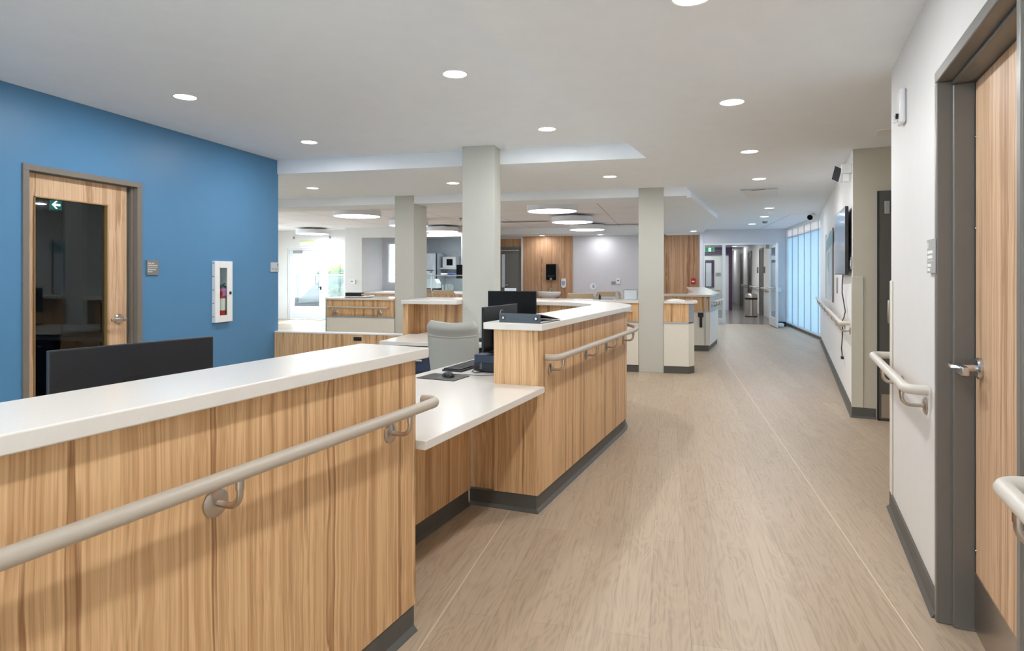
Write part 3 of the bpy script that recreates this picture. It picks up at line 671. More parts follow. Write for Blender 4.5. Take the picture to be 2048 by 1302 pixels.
# ring badge on the back
MB().rings([[(.029 * math.cos(a) + q * math.cos(a), 0, .029 * math.sin(a) + q * math.sin(a)) if False else ((.029 + q * math.cos(b2)) * math.cos(a), .0185 + q * math.sin(b2), (.029 + q * math.cos(b2)) * math.sin(a) + .163 + .088) for b2 in [k * PI / 3 for k in range(6)]] for a in [k * 2 * PI / 28 for k in range(28)] for q in (.0022,)], closed=True).build('ring_badge', CHROME, t)
text('badge_lettering', 'DELL', .019, CHROME, t, M4((.0225, .0186, .163 + .082), (-1, 0, 0), (0, 0, 1)), ext=.0008)
t = thing('computer', 'small black desktop computer lying under the charcoal monitor', 'computer', st(.31, .27, DZ), ROT)
BX(0, .3, 0, .3, .006, .113).build('case', NAVY, t, bevel=.003)
BX(-.006, 0, 0, .3, .008, .06).build('front_bezel', BLACK, t); BX(-.004, 0, 0, .3, .064, .111).build('front_bezel', NAVY, t)
text('badge_lettering', 'DELL', .02, GREYP, t, M4((-.0065, .245, .02), (0, 0, 1), (0, 1, 0)), ext=.0006)
for x in (.03, .27):
    for y in (.03, .27): MB().cyl((x, y, 0), (x, y, .007), .01, n=10).build('foot', BLACK, t)
# keyboard
t = thing('keyboard', 'black keyboard on the low white desk', 'keyboard', st(.245, .633, DZ), ROT + R(1.2))
MB().yprism([(0, 0), (.45, 0), (.45, .012), (0, .012)], 0, .145).build('case', BLACK, t, bevel=.003)
for r_ in range(6):
    n_ = 18 if r_ else 4
    m = MB()
    for k in range(n_):
        if r_ == 0: x0, wd = ((.012, .05), (.066, .2), (.272, .06), (.345, .09))[k]
        else: x0, wd = .012 + k * .0237, .0205
        y1 = .012 + r_ * .0215
        m.box(x0, x0 + wd, y1, y1 + .018, .012, .0185)
    m.build('key_row', BLACKM, t, smooth=False)
# mouse pad and mouse
t = thing('mouse_pad', 'black mouse pad lying on the low white desk', 'mouse pad', st(0, 0, DZ), ROT)
MB().prism([(-.07, .51), (.135, .513), (.133, .77), (-.065, .778)], 0, .004).build('pad', BLACK, t, smooth=False)
t = thing('mouse', 'black computer mouse on the mouse pad', 'mouse', st(.06, .625, DZ + .004), ROT + R(55))
rr = []
for i in range(9):
    x = -.052 + .104 * i / 8; k = math.sqrt(max(0.02, 1 - (x / .0535) ** 2)); hh = .031 * (k ** .9) * (1 - .15 * (x / .05))
    rr.append([(x, .031 * (.55 + .45 * k) * math.cos(a) * (1 if k > .3 else .75), max(0, hh * math.sin(a))) for a in [j * PI / 10 for j in range(11)]])
MB().rings(rr).build('shell', BLACK, t)
BX(.016, .032, -.003, .003, .02, .0292).build('scroll_wheel', GREYP, t, bevel=.001)
def cable(name, label, pts): tag(MB().tube([st(u, v, DZ + z) for u, v, z in pts], .0022, 6).build(name, BLACK), label, 'cable')
cable('mouse_cable', 'thin black cable from the mouse looping toward the computer', [(.1, .61, .012), (.15, .54, .006), (.16, .45, .005), (.21, .39, .005), (.25, .32, .005), (.22, .29, .005), (.19, .33, .005), (.23, .37, .009), (.297, .35, .011)])
cable('keyboard_cable', 'thin black cable from the keyboard toward the computer', [(.42, .628, .008), (.36, .605, .004), (.28, .575, .004), (.25, .53, .004), (.297, .49, .006)])
# binder on the quartz top
t = thing('binder', 'slate grey ring binder lying on the tall counter top', 'binder', st(.012, .25, TOP), ROT + R(-4))
L = .27
MB().box(0, .004, -L, 0, 0, .054).build('spine', BINDER, t, bevel=.001)
MB().yprism([(.004, .0505), (.285, .006), (.285, .009), (.004, .054)], -L, 0).build('top_cover', BINDER, t, smooth=False)
BX(.004, .285, -L, 0, 0, .003).build('bottom_cover', BINDER, t)
MB().yprism([(.006, .003), (.262, .003), (.258, .006), (.006, .008)], -L + .008, -.008).build('paper_sheets', PAPER, t, smooth=False)
for y in (-.028, -L + .028):
    MB().lathe([(.0125, 0), (.0125, -.002), (.008, -.003), (.008, 0)], ax='x', c=(0, y, .027), n=22).build('finger_ring', BLACK, t)
    MB().lathe([(.001, -.0005), (.008, -.0005), (.008, -.0012), (.001, -.0012)], ax='x', c=(0, y, .027), n=22).build('finger_hole', PAPER, t)
for y in (-.06, -.135, -.21):
    MB().tube([(.035 + .016 * math.cos(a), y, .026 + .016 * math.sin(a)) for a in [k * 2 * PI / 14 for k in range(15)]], .0016, 6, False).build('metal_ring', CHROME, t)
# dark monitor on the rear desk
t = monitor('black monitor facing the viewer on the rear desk', (-1.494, 6.01, DZ), R(13.9 - 12), .495, .3, .318)
# phone
t = thing('desk_phone', 'black desk phone on the rear desk in front of the column', 'phone', (-1.70, 5.58, DZ), R(8))
MB().yprism([(-.09, 0), (.09, 0), (.09, .03), (-.09, .02)], 0, .18).build('phone_base', BLACK, t, bevel=.004)
MB().xprism([(.08, .03), (.17, .1), (.175, .095), (.1, .026)], -.02, .085).build('display', GREYP, t, smooth=False)
MB().tube([(-.06, .01, .05), (-.06, .03, .062), (-.06, .13, .075), (-.06, .16, .07)], [.02, .015, .015, .02], 12).build('handset', BLACK, t)
# big monitor behind the nearest counter
t = thing('monitor', 'large black monitor behind the nearest white counter top', 'monitor', (-1.774, 1.765, DZ), R(71.0))
MB().box(-.267, .267, -.022, 0, .1, .408).build('housing', BLACKM, t, bevel=.004)
BX(-.262, .262, -.0005, .002, .112, .402).build('screen', SCREEN, t)
BX(-.05, .05, -.0245, -.021, .1, .30).build('rear_panel', BLACKM, t, bevel=.001)
MB().box(-.035, .035, -.06, -.024, .02, .27).build('stand_neck', BLACKM, t, bevel=.004)
BX(-.13, .13, -.13, .08, 0, .014).build('stand_foot', BLACKM, t, bevel=.004)
t = thing('desktop', 'white work surface hidden behind the nearest counter', 'desktop', (ST[0], ST[1], 0), ROT)
BX(-4.2, -1.3, .255, .95, DZ - DTH, DZ).build('slab', QUARTZ, t, bevel=.003)
for u in (-4.1, -2.6): BX(u, u + .02, .3, .9, 0, DZ - DTH).build('support_panel', WOOD, t)

# ------------------------------------------------------------------ office chair
t = thing('office_chair', 'pale grey office chair with its back to the viewer', 'chair', (-1.72, 5.03, 0), R(4))
rows = []
for i in range(22):
    s_ = i / 21; z = .5 + .47 * s_
    hw = .19 + .025 * s_ + .012 * math.sin(PI * s_)
    if s_ > .93: hw -= .012 * ((s_ - .93) / .07) ** 2
    yb = -.2 - .05 * (s_ - .3) ** 2 - .03 * s_
    roll = .022 * math.sin(PI * (s_ - .8) / .2) if s_ > .8 else (-.004 if s_ > .74 else 0)
    row = []
    for k in range(17):
        q = -1 + 2 * k / 16; e_ = max(0, abs(q) - .86) / .14
        row.append((hw * q, yb + .035 * q * q - roll * (1 - .5 * e_ * e_) + .016 * e_ * e_, z + .026 * q * q * max(0, s_ - .6) / .4 - (.03 * e_ * e_ * max(0, s_ - .8) / .2)))
    back = [(x, yb + .035 * (x / hw) ** 2 + .042 + .3 * roll - .016 * (max(0, abs(x / hw) - .86) / .14) ** 2, zz) for x, y, zz in reversed(row)]
    rows.append(row + back)
MB().rings(rows).build('backrest', CHAIRG, t)
pts = [(.208 * (-1 + 2 * k / 12), -.2 - .05 * .205 - .0225 + .035 * (-1 + 2 * k / 12) ** 2 * .95, .853 + .015 * (-1 + 2 * k / 12) ** 2) for k in range(13)]
MB().tube(pts, .004, 8).build('seam_welt', CHAIRS, t)
MB().prism([(-.24, -.2), (.24, -.2), (.25, .22), (.18, .27), (-.18, .27), (-.25, .22)], .43, .5).build('seat', CHAIRG, t, bevel=.025, seg=3)
MB().box(-.03, .03, -.26, -.21, .4, .55).box(-.03, .03, -.25, 0, .39, .43).build('back_bracket', BLACK, t, bevel=.006)
MB().cyl((0, 0, .1), (0, 0, .3), .028).cyl((0, 0, .28), (0, 0, .43), .018).build('gas_column', BLACK, t)
for k in range(5):
    a = 2 * PI * k / 5 + .3; ca, sa = math.cos(a), math.sin(a)
    lg = MB().tube([(.02 * ca, .02 * sa, .115), (.3 * ca, .3 * sa, .075)], [.026, .016], 8).build('leg', BLACK, t)
    MB().cyl((.3 * ca - .02 * sa, .3 * sa + .02 * ca, .029), (.3 * ca + .02 * sa, .3 * sa - .02 * ca, .029), .029).cyl((.3 * ca, .3 * sa, .03), (.3 * ca, .3 * sa, .08), .008).build('caster', BLACK, lg)

# ------------------------------------------------------------------ serving counter across the columns
SZ = .99
def serving(label, x0, x1, y, rail=None, extra=None):
    t = thing('serving_counter', label, 'counter', (x0, y, 0))
    L = x1 - x0
    BX(0, L, 0, .04, .705, SZ - .03).build('wood_band', WOOD, t)
    BX(0, L, -.006, .04, .685, .705).build('metal_strip', ALUG, t)
    BX(0, L, 0, .04, .1, .685).build('white_panel', CREAM, t)
    BX(0, L, .006, .04, 0, .1).build('plinth', BASEB, t)
    BX(-.0, L, .04, .55, 0, SZ - .03).build('carcass', CREAM, t)
    return t
t = serving('short serving counter with a steel rail beside the grey column', -5.2, -4.052, 8.80)
BX(-.02, .0, -.004, .55, 0, SZ - .03).build('end_panel', ALUG, t)
t = serving('long serving counter between the two rear columns', -3.733, -.374, 8.80)
t = serving('end serving counter with chamfered corner at the corridor', -.028, .30, 8.80)
MB().prism([(.3285, .0), (.405, .12), (.405, .55), (.3285, .55)], .7055, SZ - .0305).build('chamfer_panel', ALUG, t, smooth=False)
MB().prism([(.329, -.001), (.406, .12), (.406, .55), (.329, .55)], .1, .685).build('chamfer_panel', CREAM, t, smooth=False)
MB().prism([(.328, .004), (.409, .13), (.409, .55), (.328, .55)], 0, .1).build('plinth', BASEB, t, smooth=False)
for lab, x0, x1, pts in (('white top of the short serving counter carrying the tray', -5.22, -4.052, None), ('white top of the long serving counter between columns', -3.733, -.374, None)):
    t = thing('countertop', lab, 'countertop', (x0, 8.78, 0)); BX(0, x1 - x0, 0, .62, SZ - .03, SZ).build('slab', QUARTZ, t, bevel=.003)
t = thing('countertop', 'white top of the end serving counter holding papers', 'countertop', (-.028, 8.78, 0))
MB().prism([(0, 0), (.40, 0), (.45, .12), (.45, .62), (0, .62)], SZ - .03, SZ).build('slab', QUARTZ, t, bevel=.003)
# rails on serving counters
handrail('steel rail on the short serving counter by the tray', None, .845, [(.06, -.01), (.06, -.05)] + [(.06 + .03 * (1 - math.cos(a)), -.05 - .03 * math.sin(a)) for a in (.5, 1, 1.57)] + [(.98, -.08)] + [(1.05, -.05), (1.05, -.01)], (.16, .92), 0, -.08, RAIL, .017, STEEL, (-5.2, 8.80, 0), 0)
handrail('short taupe rail on the long serving counter beside the corridor column', None, .845, [(-1.2, -.08), (-.12, -.08), (-.07, -.05), (-.07, -.01)], (-.95, -.2), 0, -.08, RAIL, .017, STEEL, (-.40, 8.80, 0), 0)
# papers on the end counter
t = thing('paper_stack', 'open white papers lying on the end serving counter', 'papers', (.13, 8.93, SZ))
MB().yprism([(-.13, 0), (.13, 0), (.12, .006), (.03, .022), (-.04, .024), (-.12, .008)], 0, .2).build('sheets', PAPER, t)
# tray with container
t = thing('serving_tray', 'white oval tray on the short serving counter', 'tray', (-4.78, 9.05, SZ))
MB().lathe([(.001, 0), (.2, 0), (.235, .014), (.235, .018), (.2, .006), (.001, .006)], n=36).build('tray', WHITEP, t)
t = thing('container', 'black lidded container with pale sleeve on the white tray', 'container', (-4.88, 9.03, SZ + .0187))
MB().box(-.1, .16, -.05, .09, .0, .058).build('box', BLACK, t, bevel=.006); 
BX(.165, .31, -.03, .07, .012, .04).build('sleeve', BEIGE, t, bevel=.008)
t = thing('utensil', 'pale wooden paddle beside the black container on the tray', 'utensil', (-4.6, 8.98, SZ + .02))
MB().tube([(0, 0, 0), (.12, .02, .012)], [.01, .014], 8).build('handle', PAPER, t)

# ------------------------------------------------------------------ far corridor-side counter
FC = [(-.45, 11.43), (.742, 11.43), (.985, 12.76), (.985, 18.2)]
t = thing('service_counter', 'white fronted counter with wood band before the corridor screen', 'counter', (0, 0, 0))
poly = [(-.45, 11.45), (.742, 11.45), (.985, 12.76), (.985, 17.69), (.58, 17.69), (.58, 13.0), (.40, 11.95), (-.45, 11.95)]
def inset(d): return [(-.45, 11.45 + d), (.742 - d * .9, 11.45 + d), (.985 - d, 12.76 + d * .1), (.985 - d, 17.69), (.58, 17.69), (.58, 13.0), (.40, 11.95), (-.45, 11.95)]
MB().prism(inset(0), .7, .96).build('wood_band', WOOD, t, smooth=False)
MB().prism(inset(-.006), .685, .7).build('metal_strip', ALUG, t, smooth=False)
MB().prism(inset(.002), .1, .685).build('white_panel', CREAM, t, smooth=False)
MB().prism(inset(.012), 0, .1).build('plinth', BASEB, t, smooth=False)
MB().prism([(.744, 11.452), (.752, 11.448), (.992, 12.76), (.992, 17.69), (.985, 17.69), (.985, 12.76)], .7, .96).build('grey_side_panel', SIGNS, t, smooth=False)
MB().prism([(.744, 11.452), (.75, 11.45), (.991, 12.762), (.991, 17.69), (.985, 17.69), (.985, 12.76)], .1, .684).build('white_side_panel', WHITEP, t, smooth=False)
for x in (.66,): BX(x, x + .02, 11.438, 11.45, .1, .96).build('joint_strip', ALUG, t)
t = thing('countertop', 'white top of the counter before the corridor screen', 'countertop', (0, 0, 0))
MB().prism([(-.45, 11.41), (.77, 11.41), (1.02, 12.75), (1.02, 17.695), (.54, 17.695), (.54, 13.02), (.37, 11.97), (-.45, 11.97)], .96, .995).build('slab', QUARTZ, t, bevel=.003)
t = thing('device_holder', 'small black scanner hung on the white counter front', 'scanner', (.60, 11.448, .62))
BX(-.05, .04, -.04, .0, -.02, .06).build('cradle', BLACK, t, bevel=.004); BX(-.025, .02, -.035, -.005, -.2, -.02).build('handle', BLACK, t, bevel=.006)
fo = (.754, 11.447)
t = handrail('short rail on the angled side of the counter before the screen', fo, .87, [(.12, -.012), (.12, -.06), (.15, -.09), (.4, -.09), (1.1, -.09), (1.25, -.09)], (.25, .65, 1.05), 0, -.09, RAILW, .019, STEEL)

# ------------------------------------------------------------------ dining furniture glimpsed over the counters
def dining_chair(loc, rot, label):
    t = thing('dining_chair', label, 'chair', loc, rot, None)
    MB().box(-.24, .24, -.02, .02, .9, 1.0).box(-.24, .24, -.02, .02, .78, .84).build('backrest', BEIGE, t, bevel=.01)
    for x in (-.24, .24):
        BX(x - .02, x + .02, -.02, .02, 0, .95).build('leg', BEIGE, t, bevel=.004)
        BX(x - .02, x + .02, .42, .46, 0, .44).build('leg', BEIGE, t, bevel=.004)
    BX(-.25, .25, -.01, .47, .43, .48).build('seat', CHAIRG, t, bevel=.015)
    return t
dining_chair((-1.55, 11.6, 0), 0, 'beech dining chair behind the serving counter, in front')
dining_chair((-1.15, 12.85, 0), 0, 'beech dining chair a row behind the front dining chair')
dining_chair((-5.35, 13.4, 0), R(90), 'beech dining chair near the kitchen hatch')
dining_chair((-4.8, 13.0, 0), 0, 'second beech dining chair near the kitchen hatch')
t = thing('dining_table', 'round dining table behind the serving counter', 'table', (-1.5, 12.42, 0))
MB().lathe([(.001, .70), (.30, .70), (.31, .715), (.30, .73), (.001, .73)], n=36).build('table_top', BEIGE, t); MB().lathe([(.25, 0), (.25, .02), (.04, .05), (.035, .7)], n=20).build('pedestal_base', GREYP, t)
t = thing('menu_holder', 'clear standing menu card beside the sink', 'menu card', (-2.3, 9.15, SZ), R(-15))
BX(-.1, .1, 0, .006, 0, .16).build('card', PALEB, t); BX(-.1, .1, -.03, .04, 0, .006).build('foot', WHITEP, t)
t = thing('menu_holder', 'framed card at the corridor column on the serving counter', 'menu card', (-.5, 9.15, SZ), R(10))
BX(-.1, .1, 0, .012, 0, .15).build('card', GREYP, t, bevel=.002); BX(-.105, .105, -.03, .04, 0, .006).build('foot', WHITEP, t); BX(-.09, .09, -.001, 0, .01, .14).build('print', PALEB, t)
t = thing('small_bottle', 'small dark bottle standing on the serving counter', 'bottle', (-.95, 9.2, SZ))
MB().lathe([(.001, 0), (.018, 0), (.018, .05), (.008, .065), (.008, .08), (.001, .08)], n=16).build('body', BLACK, t)
t = thing('tablet_stand', 'slanted silver tablet stand on the serving counter', 'stand', (-.7, 9.2, SZ))
MB().xprism([(0, 0), (.06, 0), (.01, .13), (0, .13)], -.02, .02).build('stand', ALUG, t, smooth=False); BX(-.35, -.05, 0, .02, .0, .012).build('tray_foot', GREYP, t)
t = thing('water_jug', 'clear jug standing on the serving counter by the sink', 'jug', (-2.62, 9.15, SZ))
MB().lathe([(.001, 0), (.045, 0), (.055, .12), (.05, .12), (.041, .006), (.001, .006)], n=24).build('body', GLASS, t); MB().tube([(.05, 0, .1), (.085, 0, .09), (.085, 0, .04), (.048, 0, .03)], .006, 8).build('handle', GLASS, t)

# ------------------------------------------------------------------ back wall
YB_ = 18.3
structure('wall_back', 'pale grey back wall of the dining room', 'wall', MB().box(-2.69, -.07, YB_, YB_ + .15, 0, 2.6).box(-5.2, -4.92, YB_, YB_ + .15, 0, 2.6), WALLV, smooth=False)
structure('trim_1', 'wood laminate wall panel behind the hand sink', 'wall panel', BX(-4.2, -2.695, YB_ - .02, YB_ + .15, 0, 2.6), WOODF, smooth=False)
structure('trim_2', 'wood laminate wall panel beside the corridor screen', 'wall panel', BX(-.07, .975, YB_ - .02, YB_ + .15, 0, 2.6), WOODF, smooth=False)
structure('trim_3', 'narrow white post between wood panel and grey door', 'trim', BX(-4.25, -4.2, YB_ - .05, YB_ + .15, 0, 2.6), ALU, smooth=False)
structure('trim_4', 'wood panel above the grey door', 'wall panel', BX(-4.92, -4.25, YB_ - .005, YB_ + .15, 2.18, 2.42), WOODF, smooth=False)
structure('trim_5', 'white strip above the wood panel over the grey door', 'trim', BX(-4.92, -4.25, YB_ - .005, YB_ + .15, 2.42, 2.6), WALLW, smooth=False)
d = thing('door_3', 'grey steel door with a narrow window and closer in back wall', 'door', (-4.92, YB_, 0), kind='structure')
MB().box(0, .03, -.02, .1, 0, 2.12).box(.64, .67, -.02, .1, 0, 2.12).box(0, .67, -.02, .1, 2.1202, 2.18).build('door_frame', FRAMED, d)
BX(.03, .64, 0, .05, .01, 2.12).build('door_leaf', SIGNG, d)
BX(.05, .15, -.004, .0, .94, 1.95).build('vision_panel', EXITW if False else PALEB, d)
MB().box(.03, .6, -.05, -.01, 2.05, 2.08).build('closer_arm', ALUG, d)
MB().box(.18, .26, -.05, 0, 1.0, 1.03).build('door_handle', CHROME, d)
# hand sink
t = thing('hand_sink', 'white wall hung sink against the wood panel', 'sink', (-3.35, YB_ - .02, .8))
rows = []
for rr_, zz in ((.1, -.2), (.22, -.14), (.31, -.09), (.345, -.04), (.35, .015), (.335, .03), (.31, .02), (.27, -.05), (.12, -.1), (.02, -.11)):
    rows.append([(rr_ * math.cos(a), min(0, -.25 + .8 * rr_ * math.sin(a)), zz) for a in [k * 2 * PI / 28 for k in range(28)]])
MB().rings(rows).build('basin', WHITEP, t)
MB().cyl((0, -.05, .02), (0, -.05, .1), .02).tube([(0, -.05, .09), (0, -.16, .12), (0, -.18, .09)], .012, 8).box(-.02, .06, -.06, -.03, .12, .135).build('faucet', CHROME, t)
MB().box(-.16, .16, -.35, -.05, -.42, -.2).build('pipe_shroud', WHITEP, t, bevel=.03)
t = thing('towel_dispenser', 'black paper towel dispenser on the wood panel', 'dispenser', (-3.305, YB_ - .02, 1.41))
BX(-.155, .155, -.2, 0, -.24, .24).build('housing', SCREEN, t, bevel=.03, seg=3); BX(-.16, -.145, -.18, -.01, -.24, .22).build('side_trim', GREYP, t); BX(.145, .16, -.18, -.01, -.24, .22).build('side_trim', GREYP, t)
BX(-.1, .1, -.206, -.198, -.15, -.09).build('front_window', BLACKM, t); MB().lathe([(.001, 0), (.04, 0), (.03, -.02), (.001, -.02)], ax='y', c=(0, -.2, -.21), n=18).build('badge', GREYP, t)
t = thing('soap_dispenser', 'white and blue soap dispenser beside the black towel dispenser', 'dispenser', (-2.95, YB_ - .02, 1.09))
BX(-.07, .07, -.11, 0, -.13, .13).build('housing', WHITEP, t, bevel=.025, seg=3); MB().prism([(-.06, .06), (.06, .06), (.045, -.06), (-.045, -.06)], 0, .004).build('front_window', SOAPB, t, xf=M4((0, -.114, -.01), (1, 0, 0), (0, 0, 1)), smooth=False)
BX(-.04, .04, -.13, -.04, -.15, -.12).build('push_bar', WHITEP, t, bevel=.008)
t = thing('wall_plate', 'grey switch plate on the pale back wall', 'wall plate', (-1.49, YB_, 1.085)); BX(-.06, .06, -.01, 0, -.05, .05).build('plate', GREYP, t, bevel=.003)
t = thing('wall_sensor', 'white wall control with dark dot above the grey plate', 'wall control', (-1.355, YB_, 1.14)); BX(-.05, .05, -.03, 0, -.08, .08).build('housing', WHITEP, t, bevel=.01); MB().lathe([(.001, 0), (.02, 0), (.02, -.01), (.001, -.012)], ax='y', c=(0, -.03, .02), n=14).build('sensor_eye', BLACK, t)
t = thing('wall_clock', 'small round white card with blue print on the back wall', 'notice', (-2.09, YB_, .99)); MB().lathe([(.001, 0), (.09, 0), (.09, -.012), (.001, -.012)], ax='y', n=24).build('disc', WHITEP, t); BX(-.01, .05, -.014, -.012, -.05, .05).build('print', SOAPB, t)
t = thing('fire_pull_station', 'red fire alarm pull station on the wood panel', 'fire alarm', (.745, YB_ - .02, 1.15)); BX(-.06, .06, -.04, 0, -.08, .08).build('housing', RED, t, bevel=.008); BX(-.035, .035, -.046, -.04, -.03, .01).build('pull_bar', PAPER, t)

# ------------------------------------------------------------------ exterior wall, kitchen hatch
m = MB().box(-12.2, -11.02, 16.43, 16.75, 0, 2.115).box(-9.12, -8.82, 16.43, 16.75, 0, 2.115).box(-12.2, -8.82, 16.43, 16.75, 2.115, 2.9)
structure('wall_exterior', 'white exterior wall around the terrace door', 'wall', m, WALLW, smooth=False)
m = MB().box(-8.82, -8.3, 15.9, 17.4, 0, 2.9).box(-8.3, -5.0, 15.9, 16.1, 2.37, 2.9)
structure('wall_hatch', 'white wall and header around the kitchen hatch', 'wall', m, WALLW, smooth=False)
m = MB().box(-8.3, -8.15, 17.2, 17.4, 0, 2.8).box(-7.85, -7.8, 17.2, 19, 0, 2.8).box(-8.15, -7.85, 17.2, 17.4, 0, 1.05).box(-8.15, -7.85, 17.2, 17.4, 2.3, 2.8)
structure('wall_kitchen_window', 'grey kitchen wall holding the window', 'wall', m, WALLV, smooth=False)
structure('wall_kitchen', 'far stainless clad kitchen wall', 'wall', MB().box(-7.8, -5.1, 19.0, 19.1, 0, 2.8).box(-5.2, -5.1, 16.1, 19.0, 0, 2.8), STEELC, smooth=False)
structure('trim_7', 'white window blind frame at the far kitchen wall', 'trim', MB().box(-7.78, -7.72, 18.93, 18.998, .9, 2.3).box(-7.66, -7.54, 18.93, 18.998, .9, 2.3), ALU, smooth=False)
structure('ceiling_kitchen', 'white ceiling of the kitchen', 'ceiling', BX(-8.3, -5.0, 16.1, 19.2, 2.5, 2.7), WHITE, smooth=False)
win = thing('window_1', 'tall window behind the kitchen hatch', 'window', (-8.15, 17.2, 1.05), kind='structure')
MB().box(0, .04, .02, .1, .06, 1.19).box(.26, .3, .02, .1, .06, 1.19).box(0, .3, .02, .1, 1.1902, 1.25).box(0, .3, .02, .1, 0, .0598).build('window_frame', ALU, win)
BX(.04, .26, .05, .056, .06, 1.19).build('glass_pane', GLASS, win, smooth=False)
# terrace door with sidelight
d = thing('door_4', 'white glazed terrace door with closer and sidelight', 'door', (-11.02, 16.43, 0), kind='structure')
MB().box(0, .05, .02, .14, 0, 2.06).box(1.16, 1.27, .02, .14, 0, 2.06).box(1.85, 1.9, .02, .14, 0, 2.06).box(0, 1.9, .02, .14, 2.0602, 2.115).box(1.2702, 1.8498, .02, .14, 0, .06).build('door_frame', ALU, d)
MB().box(.052, .18, .03, .09, .015, 2.058).box(1.04, 1.158, .03, .09, .015, 2.058).box(.18, 1.04, .03, .09, 1.95, 2.058).box(.18, 1.04, .03, .09, .015, .19).build('door_leaf', ALU, d)
BX(.18, 1.04, .055, .061, .19, 1.95).build('glass_pane', GLASS, d, smooth=False)
BX(1.27, 1.85, .06, .066, .06, 2.06).build('glass_pane', GLASS, d, smooth=False)
MB().tube([(1.02, .03, 1.3), (.96, -.03, 1.29), (.96, -.03, 1.06), (1.02, .03, 1.05)], .011, 8).build('pull_handle', GREYP, d)
MB().box(1.08, 1.11, .0, .03, .88, .98).box(1.04, 1.11, -.02, 0, .95, .97).build('lock_lever', BLACKM, d)
BX(.2, .47, -.03, .03, 1.97, 2.045).build('closer_body', GREYP, d, bevel=.004)
t = thing('exit_plate', 'pale notice with a yellow-green bar above the terrace door', 'sign', (-10.35, 16.43, 2.28)); BX(-.24, .24, -.02, 0, -.09, .06).build('panel', WHITEP, t, bevel=.003); BX(-.24, .24, -.022, -.02, .03, .06).build('colour_bar', LIME, t)
t = thing('thermostat', 'white wall thermostat near the kitchen hatch', 'thermostat', (-8.56, 15.9, 1.13)); BX(-.07, .07, -.03, 0, -.06, .06).build('housing', WHITEP, t, bevel=.005); BX(-.06, .0, -.032, -.03, -.01, .035).build('display', GREYP, t)
for x, lab in ((-11.0, 'left'), (-9.6, 'right')):
    t = thing('coat_hook', 'small hook high on the exterior wall, %s the door' % ('at the hinge side of' if lab == 'left' else 'toward the sidelight above'), 'hook', (x + .2 if lab == 'left' else x, 16.43, 2.42)); MB().tube([(0, 0, .03), (0, -.04, .03), (0, -.05, -.02)], .008, 8).box(-.02, .02, -.006, 0, -.03, .05).build('hook_body', GREYP, t)
# servery counter
t = thing('servery_counter', 'wood fronted servery counter under the kitchen hatch', 'counter', (-8.28, 16.15, 0))
BX(0, 3.05, 0, .04, .1, .8).build('wood_front', WOODF, t); BX(0, 3.05, .04, .75, .0, .8).build('carcass', CREAM, t)
BX(0, 3.05, -.05, .8, .8, .85).build('worktop', WHITEP, t, bevel=.003)
t = thing('sneeze_guard', 'glass sneeze guard on steel posts over the servery counter', 'sneeze guard', (-6.9, 16.2, .85))
for x in (.0, .55, 1.6): MB().cyl((x, .05, 0), (x, .05, .47), .018, n=12).build('post', STEELC, t)
BX(-.1, 1.65, -.1, .32, .46, .472).build('glass_shelf', GLASS, t); BX(-.1, 1.65, .046, .052, .05, .45).build('glass_panel', GLASS, t); BX(-.1, 1.65, -.11, -.1, .452, .478).build('edge_trim', ALUG, t)
t = thing('toaster_oven', 'white and black warming oven behind the sneeze guard', 'oven', (-6.45, 16.72, .85)); BX(-.4, .15, -.15, .2, .0, .1).build('base', BLACK, t, bevel=.006); MB().yprism([(-.3, .1), (.13, .1), (.13, .24), (.06, .36), (-.3, .36)], -.14, .2).build('hood', WHITEP, t, smooth=False)
t = thing('cup_stack', 'stack of clear cups behind the sneeze guard', 'cups', (-6.05, 16.7, .85)); 
for i, (x, hh) in enumerate(((-.12, .19), (-.02, .21), (.07, .21), (.15, .18))): MB().lathe([(.001, 0), (.03, 0), (.04, hh), (.001, hh)], c=(x, 0, 0), n=16).build('cup_column', SIGNS, t)
t = thing('storage_box', 'grey box with black lid on the sneeze guard shelf', 'box', (-6.55, 16.3, 1.3235)); BX(-.2, .13, 0, .2, 0, .12).build('box', SIGNS, t, bevel=.003); BX(-.21, .17, -.01, .21, .12, .14).build('lid', BLACK, t, bevel=.003)
t = thing('folded_cloth', 'blue cloth and white papers on the sneeze guard shelf', 'cloth', (-5.85, 16.3, 1.348)); MB().blob((.05, .05, .0), .1, 3, 8, (1.3, .8, .22), .1).build('cloth', BLUEP, t); BX(-.25, -.09, 0, .15, -.023, .03).build('papers', PAPER, t, bevel=.01)
t = thing('microwave', 'stainless microwave with black window in the kitchen', 'microwave', (-6.68, 18.75, 1.55)); BX(-.2, .24, -.2, .2, 0, .34).build('case', WHITEP, t, bevel=.01); BX(-.06, .14, -.21, -.2, .07, .27).build('window', SCREEN, t)
t = thing('wall_shelf', 'stainless shelf carrying the microwave in the kitchen', 'shelf', (-6.6, 18.75, 1.5)); BX(-.4, .5, -.22, .24, 0, .05).build('shelf_board', STEELC, t)
for x in (-.35, .42): BX(x, x + .03, .1, .24, -.2, 0).build('support_bracket', STEELC, t)
t = thing('monitor', 'black order screen hanging in the kitchen hatch beside the column', 'monitor', (-5.80, 17.2, 1.22)); BX(-.15, .2, 0, .04, 0, .4).build('screen', SCREEN, t, bevel=.004); MB().cyl((0, .06, .15), (0, .06, 1.279), .02, n=10).box(-.05, .05, .03, .07, .1, .2).build('ceiling_pole', ALUG, t)
t = thing('refrigerator', 'tall stainless refrigerator at the kitchen wall', 'refrigerator', (-7.5, 18.15, 0)); BX(0, .55, 0, .8, .05, 2.0).build('cabinet', STEELC, t, bevel=.01); BX(.46, .49, -.03, 0, .9, 1.6).build('handle', CHROME, t); BX(.545, .556, -.004, .1, .1, 2.0).build('door_seam', BLACK, t)
